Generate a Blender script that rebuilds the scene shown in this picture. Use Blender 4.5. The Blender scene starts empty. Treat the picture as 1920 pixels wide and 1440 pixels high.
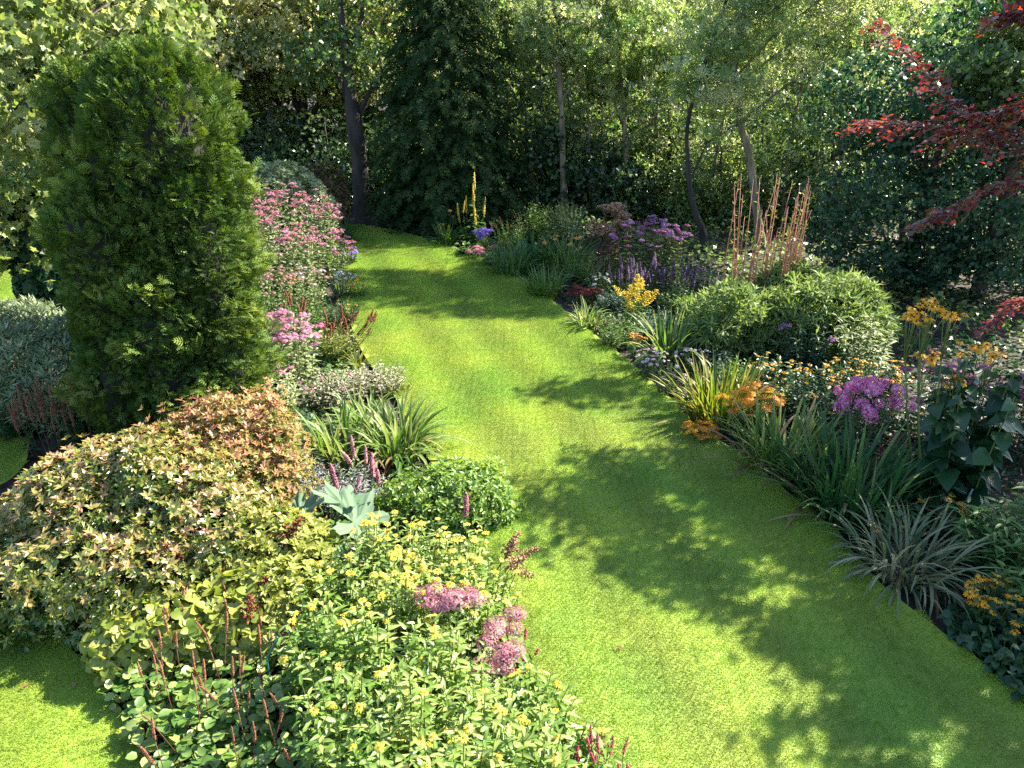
import bpy, math
import numpy as np
from mathutils import Vector, Matrix, geometry

SC = bpy.context.scene
COL = SC.collection

# ------------------------------------------------------------------ camera, sky, sun, exposure
CAM_H = 4.4
FPX = 1450.0                      # focal length in photograph pixels (1920 wide)
PITCH = math.atan(660.0 / FPX)    # horizon 660 px above the picture centre
cam_data = bpy.data.cameras.new("camera")
cam_data.sensor_width = 36.0
cam_data.lens = 36.0 * FPX / 1920.0
cam_data.clip_start = 0.05
cam_data.clip_end = 2000.0
cam = bpy.data.objects.new("camera", cam_data)
cam.location = (0, 0, CAM_H)
cam.rotation_euler = (math.pi / 2 - PITCH, 0, 0)
COL.objects.link(cam)
SC.camera = cam

SUN_AZ = math.radians(65.0)       # measured from +Y towards +X
SUN_EL = math.radians(43.0)
SUN_DIR = Vector((math.sin(SUN_AZ) * math.cos(SUN_EL), math.cos(SUN_AZ) * math.cos(SUN_EL), math.sin(SUN_EL)))
world = bpy.data.worlds.new("World")
SC.world = world
world.use_nodes = True
wn = world.node_tree
for n in list(wn.nodes):
    wn.nodes.remove(n)
wo = wn.nodes.new("ShaderNodeOutputWorld")
wb = wn.nodes.new("ShaderNodeBackground")
ws = wn.nodes.new("ShaderNodeTexSky")
ws.sky_type = 'NISHITA'
ws.sun_disc = False
ws.sun_elevation = SUN_EL
ws.sun_rotation = SUN_AZ
ws.air_density = 1.0
ws.dust_density = 0.6
ws.ozone_density = 3.0
wb.inputs[1].default_value = 0.105
wn.links.new(ws.outputs[0], wb.inputs[0])
wn.links.new(wb.outputs[0], wo.inputs[0])
sun_data = bpy.data.lights.new("sun", 'SUN')
sun_data.energy = 5.0
sun_data.angle = math.radians(0.45)
sun_data.color = (1.0, 0.915, 0.76)
sun = bpy.data.objects.new("sun", sun_data)
sun.rotation_euler = SUN_DIR.to_track_quat('Z', 'Y').to_euler()
sun.location = (20, 10, 20)
COL.objects.link(sun)
SC.view_settings.view_transform = 'Standard'
SC.view_settings.look = 'None'
SC.view_settings.gamma = 1.0
SC.view_settings.exposure = 2.55
SC.render.engine = 'CYCLES'
SC.cycles.max_bounces = 6
SC.cycles.diffuse_bounces = 4
SC.cycles.glossy_bounces = 2
SC.cycles.transmission_bounces = 5
SC.cycles.use_denoising = False
SC.cycles.use_adaptive_sampling = False

# ------------------------------------------------------------------ picture pixel -> place on the ground
_c, _s = math.cos(PITCH), math.sin(PITCH)
def ray(px, py):
    dx, dy = (px - 960) / FPX, -(py - 720) / FPX
    return np.array([dx, _c + dy * _s, -_s + dy * _c])
def at(px, py, z=0.0):
    d = ray(px, py); t = (z - CAM_H) / d[2]
    return np.array([0, 0, CAM_H]) + d * t
def atY(px, py, Y):
    d = ray(px, py)
    return np.array([0, 0, CAM_H]) + d * (Y / d[1])
def G(px, py):
    p = at(px, py, 0.0); return (float(p[0]), float(p[1]), 0.0)
def T(px, py, h):
    p = at(px, py, h); return (float(p[0]), float(p[1]), 0.0)

# ------------------------------------------------------------------ mesh collecting
def nrm(a):
    return a / np.maximum(np.linalg.norm(a, axis=-1, keepdims=True), 1e-9)

class MB:
    def __init__(s):
        s.v, s.l, s.z, s.r, s.u, s.m, s.n = [], [], [], [], [], [], 0
    def raw(s, v, loops, sizes, r, u, m):
        s.v.append(v); s.l.append(loops + s.n); s.z.append(sizes); s.r.append(r); s.u.append(u); s.m.append(m); s.n += len(v)
    def inst(s, t, pos, X, Y, Z, rnd, mat=0):
        tv, tl, ts, tu = t
        n, k = len(pos), len(tv)
        if n == 0: return
        v = pos[:, None, :] + tv[None, :, 0:1] * X[:, None, :] + tv[None, :, 1:2] * Y[:, None, :] + tv[None, :, 2:3] * Z[:, None, :]
        loops = (tl[None, :] + (np.arange(n) * k)[:, None]).ravel()
        s.raw(v.reshape(-1, 3), loops, np.tile(ts, n), np.repeat(rnd, k), np.tile(tu, n), np.full(n * len(ts), mat))
    def tube(s, pts, rad, sides=6, mat=0, rnd=0.5, cap=True):
        pts = np.asarray(pts, float); rad = np.broadcast_to(np.asarray(rad, float), (len(pts),))
        d = nrm(np.gradient(pts, axis=0))
        ref = np.where(np.abs(d[:, 2:3]) > 0.9, np.array([[1.0, 0, 0]]), np.array([[0, 0, 1.0]]))
        ref = np.repeat(ref[:1], len(pts), 0)
        X = nrm(np.cross(d, ref)); Yv = np.cross(d, X)
        a = np.arange(sides) * 2 * math.pi / sides
        v = (pts[:, None, :] + rad[:, None, None] * (np.cos(a)[None, :, None] * X[:, None, :] + np.sin(a)[None, :, None] * Yv[:, None, :])).reshape(-1, 3)
        f = []
        for i in range(len(pts) - 1):
            for j in range(sides):
                j2 = (j + 1) % sides
                f.append((i * sides + j, i * sides + j2, (i + 1) * sides + j2, (i + 1) * sides + j))
        loops = np.array(f, int).ravel(); sizes = np.full(len(f), 4)
        if cap:
            loops = np.concatenate([loops, np.arange(sides) + (len(pts) - 1) * sides]); sizes = np.append(sizes, sides)
        s.raw(v, loops, sizes, np.full(len(v), rnd), np.zeros(len(v)), np.full(len(sizes), mat))
    def mesh(s, name, mats):
        me = bpy.data.meshes.new(name)
        v = np.concatenate(s.v); l = np.concatenate(s.l); z = np.concatenate(s.z)
        me.vertices.add(len(v)); me.vertices.foreach_set("co", v.astype(np.float32).ravel())
        me.loops.add(len(l)); me.loops.foreach_set("vertex_index", l.astype(np.int32))
        st = np.zeros(len(z), np.int32); st[1:] = np.cumsum(z)[:-1]
        me.polygons.add(len(z)); me.polygons.foreach_set("loop_start", st)
        for m in mats: me.materials.append(m)
        me.polygons.foreach_set("material_index", np.concatenate(s.m).astype(np.int32))
        me.polygons.foreach_set("use_smooth", np.ones(len(z), bool))
        a = me.attributes.new("rnd", 'FLOAT', 'POINT'); a.data.foreach_set("value", np.concatenate(s.r).astype(np.float32))
        a = me.attributes.new("edge", 'FLOAT', 'POINT'); a.data.foreach_set("value", np.concatenate(s.u).astype(np.float32))
        me.update(calc_edges=True)
        return me
    def build(s, name, mats, parent=None, kind=None):
        if not s.v: return None
        if not isinstance(mats, (list, tuple)): mats = [mats]
        return obj(name, s.mesh(name, mats), parent, kind)

def obj(name, me, parent=None, kind=None):
    o = bpy.data.objects.new(name, me); COL.objects.link(o)
    if parent is not None: o.parent = parent
    if kind: o["kind"] = kind
    return o
def thing(name, label, cat, loc=(0, 0, 0), rz=0.0, group=None):
    o = bpy.data.objects.new(name, None); COL.objects.link(o)
    o.empty_display_size = 0.1
    o.location = loc; o.rotation_euler = (0, 0, rz)
    o["label"] = label; o["category"] = cat
    if group: o["group"] = group
    return o
def put(name, me, parent, pos, X, Y, Z):
    o = obj(name, me, parent)
    o.matrix_basis = Matrix(((X[0], Y[0], Z[0], pos[0]), (X[1], Y[1], Z[1], pos[1]), (X[2], Y[2], Z[2], pos[2]), (0, 0, 0, 1)))
    return o

# ------------------------------------------------------------------ small shapes (unit length along Y, normal Z)
def tmpl(v, f, u=None):
    v = np.array(v, float)
    return (v, np.array([i for q in f for i in q], int), np.array([len(q) for q in f], int), np.zeros(len(v)) if u is None else np.array(u, float))
def leafT(prof, fold=0.15, droop=0.25):
    v, f, u = [(0, 0, 0)], [], [0]
    for t, w in prof:
        z = -droop * t * t
        v += [(-w, t, z + fold * w), (0, t, z), (w, t, z + fold * w)]; u += [1, 0, 1]
    v.append((0, 1, -droop)); u.append(.6)
    f += [(0, 2, 1), (0, 3, 2)]
    for i in range(len(prof) - 1):
        a, b = 1 + 3 * i, 4 + 3 * i
        f += [(a, a + 1, b + 1, b), (a + 1, a + 2, b + 2, b + 1)]
    a = 1 + 3 * (len(prof) - 1); e = len(v) - 1
    f += [(a, a + 1, e), (a + 1, a + 2, e)]
    return tmpl(v, f, u)
L_OVAL = leafT([(.25, .17), (.6, .19)], .3, .2)
L_OV4 = leafT([(.48, .2)], .3, .2)
L_LANCE = leafT([(.22, .11), (.6, .10)], .35, .35)
L_ROUND = leafT([(.18, .3), (.5, .42), (.82, .28)], .3, .25)
L_HEART = leafT([(.08, .3), (.35, .42), (.7, .25)], .25, .4)
L_SUN = leafT([(.2, .15), (.55, .145)], .3, .35)
L_NARROW = leafT([(.3, .06), (.7, .05)], .3, .3)
L_DIA = tmpl([(0, 0, 0), (.24, .5, .06), (0, 1, -.08), (-.24, .5, .06)], [(0, 1, 2, 3)])
L_DIAW = tmpl([(0, 0, 0), (.36, .48, .08), (0, 1, -.1), (-.36, .48, .08)], [(0, 1, 2, 3)])
L_DIAN = tmpl([(0, 0, 0), (.1, .5, .03), (0, 1, -.15), (-.1, .5, .03)], [(0, 1, 2, 3)])
_mp = [(0, 0), (.48, .05), (.4, .32), (.62, .6), (.2, .66), (0, 1.0), (-.2, .66), (-.62, .6), (-.4, .32), (-.48, .05)]
L_MAPLE = tmpl([(0, .35, .06)] + [(x, y, -.1 * abs(x)) for x, y in _mp], [(0, i + 1, (i + 1) % 10 + 1) for i in range(10)], [0] + [1] * 10)
def sprayT(n=6, ln=.5, w=.05, ang=.8, cup=.1, droop=.2):
    v, f = [], []
    def dia(o, d, L, ww):
        b = len(v); p = np.array([-d[1], d[0]])
        for q, zz in ((o, 0), (np.array(o) + np.array(d) * L * .5 + p * ww, .02), (np.array(o) + np.array(d) * L, 0), (np.array(o) + np.array(d) * L * .5 - p * ww, .02)):
            q = np.array(q); v.append((q[0], q[1], -droop * q[1] ** 2 + cup * abs(q[0]) + zz))
        f.append((b, b + 1, b + 2, b + 3))
    for i in range(n):
        t = i / n
        L = ln * (1 - .65 * t)
        for sgn in (-1, 1):
            a = ang * (1 - .25 * t)
            dia((0, t * .85), (sgn * math.sin(a), math.cos(a)), L, w)
    dia((0, 0), (0, 1), 1.0, w * .8)
    return tmpl(v, f)
L_SPRAY = sprayT(4, .55, .052)
L_FROND = sprayT(3, .52, .065, .85, .05, .5)
def ashT(n=2, w=.1, ln=.48):
    v, f = [], []
    def lf(o, a, L):
        b = len(v); d = np.array([math.sin(a), math.cos(a)]); p = np.array([-d[1], d[0]]) * w
        for k, (q, zz) in enumerate(((o, 0), (o + d * L * .45 + p, .02), (o + d * L, -.1), (o + d * L * .45 - p, .02))):
            v.append((q[0], q[1], -.35 * q[1] ** 2 + zz - .15 * abs(q[0])))
        f.append((b, b + 1, b + 2, b + 3))
    for i in range(n):
        for sg in (-1, 1): lf(np.array([0, .25 + .55 * i / n]), sg * 1.05, ln)
    lf(np.array([0, .75]), 0, .3)
    return tmpl(v, f)
L_ASH = ashT()
L_FLORET = tmpl([(0, 0, 0)] + [(math.cos(k * 1.2566 / 2) * (1 if k % 2 == 0 else .38), math.sin(k * 1.2566 / 2) * (1 if k % 2 == 0 else .38), .12 if k % 2 == 0 else 0.05) for k in range(10)],
                [(0, k + 1, (k + 1) % 10 + 1) for k in range(10)], [0] + [1] * 10)
L_BIT = tmpl([(1, 0, 0), (-.5, .87, 0), (-.5, -.87, 0), (0, 0, 1.2)], [(0, 1, 3), (1, 2, 3), (2, 0, 3)])

def frames(axis, up, spin=None):
    Y = nrm(axis); X = np.cross(Y, up)
    bad = np.linalg.norm(X, axis=1) < 1e-3
    X[bad] = np.array([1.0, 0, 0]); X = nrm(X); Z = np.cross(X, Y)
    if spin is not None:
        c, s = np.cos(spin)[:, None], np.sin(spin)[:, None]
        X, Z = X * c + Z * s, Z * c - X * s
    return X, Y, Z
UP = np.array([[0, 0, 1.0]])
def ups(n): return np.repeat(UP, n, 0)

# ------------------------------------------------------------------ materials
def S(c, k=1.0):
    out = []
    for x in c:
        x = x / 255.0
        out.append((x / 12.92 if x <= 0.04045 else ((x + 0.055) / 1.055) ** 2.4) * k)
    return (*out, 1.0)
LEAF_K = 0.36
def leaf(name, cols, rough=.42, tr=.35, spec=.28, edge=None, k=LEAF_K, jitter=.3, trc=None):
    """Leaf, petal or needle: colour picked along a ramp by a value each leaf carries, some light let through."""
    m = bpy.data.materials.new(name); m.use_nodes = True
    nt = m.node_tree; N, Lk = nt.nodes, nt.links
    N.clear()
    out = N.new("ShaderNodeOutputMaterial")
    at_ = N.new("ShaderNodeAttribute"); at_.attribute_name = "rnd"
    oi = N.new("ShaderNodeObjectInfo")
    ma = N.new("ShaderNodeMath"); ma.operation = 'MULTIPLY_ADD'
    Lk.new(oi.outputs["Random"], ma.inputs[0]); ma.inputs[1].default_value = jitter; ma.inputs[2].default_value = -jitter / 2
    ad = N.new("ShaderNodeMath"); ad.operation = 'ADD'; ad.use_clamp = True
    Lk.new(at_.outputs["Fac"], ad.inputs[0]); Lk.new(ma.outputs[0], ad.inputs[1])
    rp = N.new("ShaderNodeValToRGB")
    e = rp.color_ramp.elements
    for i, c in enumerate(cols):
        p = i / max(1, len(cols) - 1)
        if i < 2 and i < len(e): el = e[i]; el.position = p
        else: el = e.new(p)
        el.color = S(c, k)
    if len(cols) == 1: e[1].color = S(cols[0], k)
    Lk.new(ad.outputs[0], rp.inputs[0])
    col = rp.outputs[0]
    if edge is not None:
        ea = N.new("ShaderNodeAttribute"); ea.attribute_name = "edge"
        st = N.new("ShaderNodeMath"); st.operation = 'GREATER_THAN'; st.inputs[1].default_value = .55
        Lk.new(ea.outputs["Fac"], st.inputs[0])
        mx = N.new("ShaderNodeMix"); mx.data_type = 'RGBA'
        Lk.new(st.outputs[0], mx.inputs[0]); Lk.new(col, mx.inputs[6]); mx.inputs[7].default_value = S(edge, k)
        col = mx.outputs[2]
    pb = N.new("ShaderNodeBsdfPrincipled")
    Lk.new(col, pb.inputs["Base Color"]); pb.inputs["Roughness"].default_value = min(.8, rough + .1)
    pb.inputs["Specular IOR Level"].default_value = spec
    if tr > 0:
        tb = N.new("ShaderNodeBsdfTranslucent")
        hs = N.new("ShaderNodeHueSaturation"); hs.inputs["Saturation"].default_value = 1.15; hs.inputs["Value"].default_value = 1.5
        hs.inputs["Hue"].default_value = .49
        Lk.new(col, hs.inputs["Color"]); Lk.new(hs.outputs[0], tb.inputs[0])
        ms = N.new("ShaderNodeMixShader"); ms.inputs[0].default_value = tr
        Lk.new(pb.outputs[0], ms.inputs[1]); Lk.new(tb.outputs[0], ms.inputs[2]); Lk.new(ms.outputs[0], out.inputs[0])
    else:
        Lk.new(pb.outputs[0], out.inputs[0])
    return m
def bark(name, c1, c2, scale=6.0, stretch=.25, bump=.5):
    m = bpy.data.materials.new(name); m.use_nodes = True
    nt = m.node_tree; N, Lk = nt.nodes, nt.links
    pb = N["Principled BSDF"]; pb.inputs["Roughness"].default_value = .9
    tc = N.new("ShaderNodeTexCoord"); mp = N.new("ShaderNodeMapping"); mp.inputs["Scale"].default_value = (1, 1, stretch)
    nz = N.new("ShaderNodeTexNoise"); nz.inputs["Scale"].default_value = scale; nz.inputs["Detail"].default_value = 6
    rp = N.new("ShaderNodeValToRGB"); rp.color_ramp.elements[0].position = .35; rp.color_ramp.elements[1].position = .65
    rp.color_ramp.elements[0].color = S(c1, .6); rp.color_ramp.elements[1].color = S(c2, .6)
    bp = N.new("ShaderNodeBump"); bp.inputs["Strength"].default_value = bump; bp.inputs["Distance"].default_value = .03
    Lk.new(tc.outputs["Object"], mp.inputs[0]); Lk.new(mp.outputs[0], nz.inputs["Vector"]); Lk.new(nz.outputs[0], rp.inputs[0])
    Lk.new(rp.outputs[0], pb.inputs["Base Color"]); Lk.new(nz.outputs[0], bp.inputs["Height"]); Lk.new(bp.outputs[0], pb.inputs["Normal"])
    return m
def soil_mat():
    m = bpy.data.materials.new("soil"); m.use_nodes = True
    nt = m.node_tree; N, Lk = nt.nodes, nt.links
    pb = N["Principled BSDF"]; pb.inputs["Roughness"].default_value = .95
    ge = N.new("ShaderNodeNewGeometry")
    n1 = N.new("ShaderNodeTexNoise"); n1.inputs["Scale"].default_value = 9; n1.inputs["Detail"].default_value = 8
    n2 = N.new("ShaderNodeTexVoronoi"); n2.inputs["Scale"].default_value = 26
    rp = N.new("ShaderNodeValToRGB"); e = rp.color_ramp.elements
    e[0].position = .3; e[0].color = (.012, .008, .005, 1); e[1].position = .7; e[1].color = (.055, .034, .02, 1)
    mx = N.new("ShaderNodeMix"); mx.data_type = 'RGBA'; mx.blend_type = 'MULTIPLY'; mx.inputs[0].default_value = .6
    bp = N.new("ShaderNodeBump"); bp.inputs["Distance"].default_value = .04
    Lk.new(ge.outputs["Position"], n1.inputs["Vector"]); Lk.new(ge.outputs["Position"], n2.inputs["Vector"])
    Lk.new(n1.outputs[0], rp.inputs[0]); Lk.new(rp.outputs[0], mx.inputs[6]); Lk.new(n2.outputs["Color"], mx.inputs[7])
    Lk.new(mx.outputs[2], pb.inputs["Base Color"]); Lk.new(n1.outputs[0], bp.inputs["Height"]); Lk.new(bp.outputs[0], pb.inputs["Normal"])
    return m
def grass_mat(name, tr, gain=1.0):
    """Lawn: patchy greens over the ground, paler worn patches, faint mowing bands."""
    m = bpy.data.materials.new(name); m.use_nodes = True
    nt = m.node_tree; N, Lk = nt.nodes, nt.links
    N.clear()
    out = N.new("ShaderNodeOutputMaterial")
    ge = N.new("ShaderNodeNewGeometry")
    big = N.new("ShaderNodeTexNoise"); big.inputs["Scale"].default_value = .9; big.inputs["Detail"].default_value = 5
    fine = N.new("ShaderNodeTexNoise"); fine.inputs["Scale"].default_value = 38; fine.inputs["Detail"].default_value = 3
    Lk.new(ge.outputs["Position"], big.inputs["Vector"]); Lk.new(ge.outputs["Position"], fine.inputs["Vector"])
    rp = N.new("ShaderNodeValToRGB"); e = rp.color_ramp.elements
    e[0].position = .3; e[0].color = (.205, .345, .04, 1); e[1].position = .72; e[1].color = (.365, .455, .054, 1)
    Lk.new(big.outputs[0], rp.inputs[0])
    worn = N.new("ShaderNodeTexNoise"); worn.inputs["Scale"].default_value = .55; worn.inputs["Detail"].default_value = 4
    mpw = N.new("ShaderNodeMapping"); mpw.inputs["Location"].default_value = (7.3, 2.1, 0)
    Lk.new(ge.outputs["Position"], mpw.inputs[0]); Lk.new(mpw.outputs[0], worn.inputs["Vector"])
    wr = N.new("ShaderNodeMapRange"); wr.inputs[1].default_value = .52; wr.inputs[2].default_value = .74; wr.inputs[3].default_value = 0; wr.inputs[4].default_value = .42
    Lk.new(worn.outputs[0], wr.inputs[0])
    mx = N.new("ShaderNodeMix"); mx.data_type = 'RGBA'; Lk.new(wr.outputs[0], mx.inputs[0]); Lk.new(rp.outputs[0], mx.inputs[6]); mx.inputs[7].default_value = (.42, .40, .10, 1)
    fr = N.new("ShaderNodeMapRange"); fr.inputs[1].default_value = .3; fr.inputs[2].default_value = .7; fr.inputs[3].default_value = .88; fr.inputs[4].default_value = 1.1
    Lk.new(fine.outputs[0], fr.inputs[0])
    sx = N.new("ShaderNodeSeparateXYZ"); Lk.new(ge.outputs["Position"], sx.inputs[0])
    lin = N.new("ShaderNodeMath"); lin.operation = 'MULTIPLY_ADD'; Lk.new(sx.outputs["Y"], lin.inputs[0]); lin.inputs[1].default_value = .34; Lk.new(sx.outputs["X"], lin.inputs[2])
    sn = N.new("ShaderNodeMath"); sn.operation = 'MULTIPLY'; Lk.new(lin.outputs[0], sn.inputs[0]); sn.inputs[1].default_value = 6.6
    si = N.new("ShaderNodeMath"); si.operation = 'SINE'; Lk.new(sn.outputs[0], si.inputs[0])
    sb = N.new("ShaderNodeMath"); sb.operation = 'MULTIPLY_ADD'; Lk.new(si.outputs[0], sb.inputs[0]); sb.inputs[1].default_value = .13 * gain; sb.inputs[2].default_value = gain
    mm = N.new("ShaderNodeMath"); mm.operation = 'MULTIPLY'; Lk.new(fr.outputs[0], mm.inputs[0]); Lk.new(sb.outputs[0], mm.inputs[1])
    vm = N.new("ShaderNodeVectorMath"); vm.operation = 'SCALE'; Lk.new(mx.outputs[2], vm.inputs[0]); Lk.new(mm.outputs[0], vm.inputs["Scale"])
    pb = N.new("ShaderNodeBsdfPrincipled"); pb.inputs["Roughness"].default_value = .55; pb.inputs["Specular IOR Level"].default_value = .3
    Lk.new(vm.outputs[0], pb.inputs["Base Color"])
    if tr:
        tb = N.new("ShaderNodeBsdfTranslucent"); Lk.new(vm.outputs[0], tb.inputs[0])
        ms = N.new("ShaderNodeMixShader"); ms.inputs[0].default_value = tr
        Lk.new(pb.outputs[0], ms.inputs[1]); Lk.new(tb.outputs[0], ms.inputs[2]); Lk.new(ms.outputs[0], out.inputs[0])
    else:
        Lk.new(pb.outputs[0], out.inputs[0])
    return m

M = {}
M["soil"] = soil_mat()
M["turf"] = grass_mat("turf", 0, .55)
M["blade"] = grass_mat("grass_blade", .5)
M["bark"] = bark("bark", (46, 38, 30), (112, 96, 76))
M["bark_dark"] = bark("bark_dark", (30, 26, 24), (76, 66, 56))
M["thuja_core"] = bark("thuja_core", (18, 24, 10), (44, 44, 20), 30, .6, 1.0)
M["bark_grey"] = bark("bark_grey", (88, 78, 62), (166, 150, 122), 9)
M["bark_red"] = bark("bark_red", (70, 40, 30), (130, 84, 62))
M["stem_green"] = leaf("stem_green", [(92, 118, 50), (128, 148, 66)], tr=0)
M["stem_red"] = leaf("stem_red", [(112, 60, 48), (140, 80, 60)], tr=0)
M["stem_brown"] = leaf("stem_brown", [(104, 80, 54), (140, 108, 74)], tr=0)
M["cane"] = leaf("cane", [(178, 104, 84), (214, 146, 120)], tr=0, rough=.5, k=.5)
# foliage colours are how the leaf looks in full sun; leaf() scales them to base colours
M["thuja"] = leaf("thuja", [(60, 96, 42), (112, 144, 60), (172, 188, 88)], .6, .2, spec=.15, k=.4)
M["cypress"] = leaf("cypress", [(40, 66, 36), (64, 96, 50), (112, 138, 74)], .65, .3, spec=.12)
M["oak"] = leaf("oak", [(104, 122, 66), (164, 172, 104), (222, 216, 160)], .28, .55, k=.6, spec=.5)
M["ash"] = leaf("ash", [(84, 120, 68), (130, 164, 92), (184, 204, 124), (232, 234, 176)], .25, .5, k=.5, spec=.5)
M["wood_dark"] = leaf("wood_dark", [(40, 70, 44), (74, 108, 62), (124, 150, 88)], .25, .3, k=.45, spec=.5)
M["wood_mid"] = leaf("wood_mid", [(82, 116, 62), (130, 160, 86), (190, 202, 134)], .28, .45, k=.46, spec=.5)
M["hazel"] = leaf("hazel", [(40, 84, 62), (72, 116, 78), (120, 150, 96)], .36, .3)
M["copper"] = leaf("copper", [(96, 54, 66), (144, 70, 74), (226, 126, 90)], .22, .36, k=.42, spec=.5)
M["maple"] = leaf("maple", [(116, 146, 70), (178, 192, 112), (226, 228, 170)], .35, .45, k=.48)
M["bronze"] = leaf("bronze", [(80, 118, 48), (140, 156, 66), (206, 182, 108), (238, 178, 150)], .22, .3, spec=.5, k=.43)
M["coral"] = leaf("coral", [(126, 140, 66), (196, 168, 100), (232, 162, 134), (248, 196, 182)], .4, .35, k=.48)
M["limegreen"] = leaf("limegreen", [(140, 172, 66), (196, 208, 92), (226, 226, 130)], .35, .4)
M["helianthus"] = leaf("helianthus", [(86, 138, 52), (146, 184, 78), (210, 222, 130)], .34, .4, k=.45, spec=.4)
M["bergenia"] = leaf("bergenia", [(70, 120, 50), (126, 164, 72), (200, 212, 124)], .3, .35, k=.44, spec=.4)
M["silver"] = leaf("silver", [(104, 132, 88), (148, 170, 122), (196, 208, 166)], .55, .3, k=.43)
M["lavender"] = leaf("lavender", [(150, 152, 160), (190, 190, 196), (226, 222, 226)], .55, .2, k=.43)
M["palegreen"] = leaf("palegreen", [(130, 158, 96), (184, 200, 140), (220, 226, 184)], .42, .35, k=.43)
M["cream"] = leaf("cream", [(150, 170, 96), (206, 206, 150), (240, 234, 204)], .42, .35, edge=(246, 238, 214))
M["rheum"] = leaf("rheum", [(110, 166, 116), (140, 190, 140), (168, 208, 160)], .6, .25, jitter=.9, edge=(186, 220, 172), k=.24)
M["strap"] = leaf("strap", [(74, 128, 58), (132, 172, 84), (196, 210, 130)], .35, .4)
M["strap_yellow"] = leaf("strap_yellow", [(96, 142, 58), (160, 182, 76), (206, 196, 104)], .35, .4)
M["strap_dark"] = leaf("strap_dark", [(44, 100, 58), (86, 138, 72), (150, 178, 104)], .32, .35)
M["strap_grey"] = leaf("strap_grey", [(112, 136, 84), (166, 180, 124), (214, 206, 164)], .38, .35)
M["dead_blade"] = leaf("dead_blade", [(130, 96, 56), (176, 138, 88), (206, 176, 124)], .6, .25)
M["midgreen"] = leaf("midgreen", [(70, 120, 58), (112, 160, 76), (170, 198, 110)], .38, .35)
M["darkgreen"] = leaf("darkgreen", [(34, 74, 46), (60, 104, 60), (96, 138, 84)], .32, .25)
M["bluegreen"] = leaf("bluegreen", [(70, 108, 92), (110, 146, 122), (156, 184, 156)], .45, .3)
M["bamboo"] = leaf("bamboo", [(80, 128, 64), (140, 174, 90), (186, 212, 126)], .45, .4, k=.34)
M["rust"] = leaf("rust", [(120, 60, 44), (170, 88, 64), (206, 126, 92)], .6, .2)
M["bracken"] = leaf("bracken", [(84, 74, 44), (130, 106, 64), (170, 140, 92)], .6, .2)
M["burgundy"] = leaf("burgundy", [(90, 30, 36), (140, 44, 46), (180, 80, 60)], .5, .25)
M["pink"] = leaf("pink", [(200, 108, 154), (224, 146, 184), (242, 192, 214)], .6, .3, k=.5, jitter=.7)
M["pink_dusty"] = leaf("pink_dusty", [(180, 104, 128), (212, 136, 154), (236, 182, 188)], .6, .3, k=.5, jitter=.7)
M["magenta"] = leaf("magenta", [(150, 70, 120), (186, 92, 150), (220, 140, 186)], .6, .3, k=.48, jitter=.7)
M["phlox"] = leaf("phlox", [(222, 104, 164), (240, 146, 196), (250, 198, 224)], .55, .4, k=.6)
M["purple"] = leaf("purple", [(104, 80, 116), (132, 102, 146), (170, 138, 178)], .6, .3, k=.45)
M["mauve"] = leaf("mauve", [(160, 104, 160), (194, 136, 190), (222, 176, 216)], .6, .3, k=.55)
M["violet"] = leaf("violet", [(110, 80, 190), (150, 116, 220)], .6, .3, k=.55)
M["crimson"] = leaf("crimson", [(170, 30, 80), (206, 50, 104), (230, 90, 130)], .55, .3, k=.55)
M["yellow"] = leaf("yellow", [(246, 216, 60), (252, 230, 90), (255, 242, 140)], .5, .4, k=.6)
M["gold"] = leaf("gold", [(240, 160, 26), (250, 184, 36), (255, 206, 60)], .5, .4, k=.6)
M["orange"] = leaf("orange", [(226, 130, 40), (244, 164, 56), (252, 196, 90)], .5, .35, k=.6)
M["white"] = leaf("white", [(226, 220, 220), (240, 236, 236)], .5, .3, k=.6)
M["palepink"] = leaf("palepink", [(214, 180, 200), (236, 206, 220), (244, 226, 232)], .5, .3, k=.6)
M["seed"] = leaf("seed", [(166, 116, 84), (206, 154, 120), (230, 188, 158)], .7, .1, k=.5)
M["seed_red"] = leaf("seed_red", [(150, 88, 60), (184, 114, 82), (210, 146, 116)], .7, .1)
M["cone"] = leaf("cone", [(70, 44, 20), (120, 84, 30)], .7, 0)
M["litter"] = leaf("litter", [(120, 80, 50), (176, 124, 84), (214, 170, 130)], .7, .1)
M["teal_plastic"] = leaf("teal_plastic", [(40, 130, 130), (60, 160, 156)], .4, 0, k=.6)

# ------------------------------------------------------------------ the setting: ground, lawns, grass
def struct(o, name=None):
    o["kind"] = "structure"; return o
me = bpy.data.meshes.new("ground")
me.from_pydata([(-300, -60, 0), (300, -60, 0), (300, 500, 0), (-300, 500, 0)], [], [(0, 1, 2, 3)])
me.materials.append(M["soil"])
struct(obj("ground", me))

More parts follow.
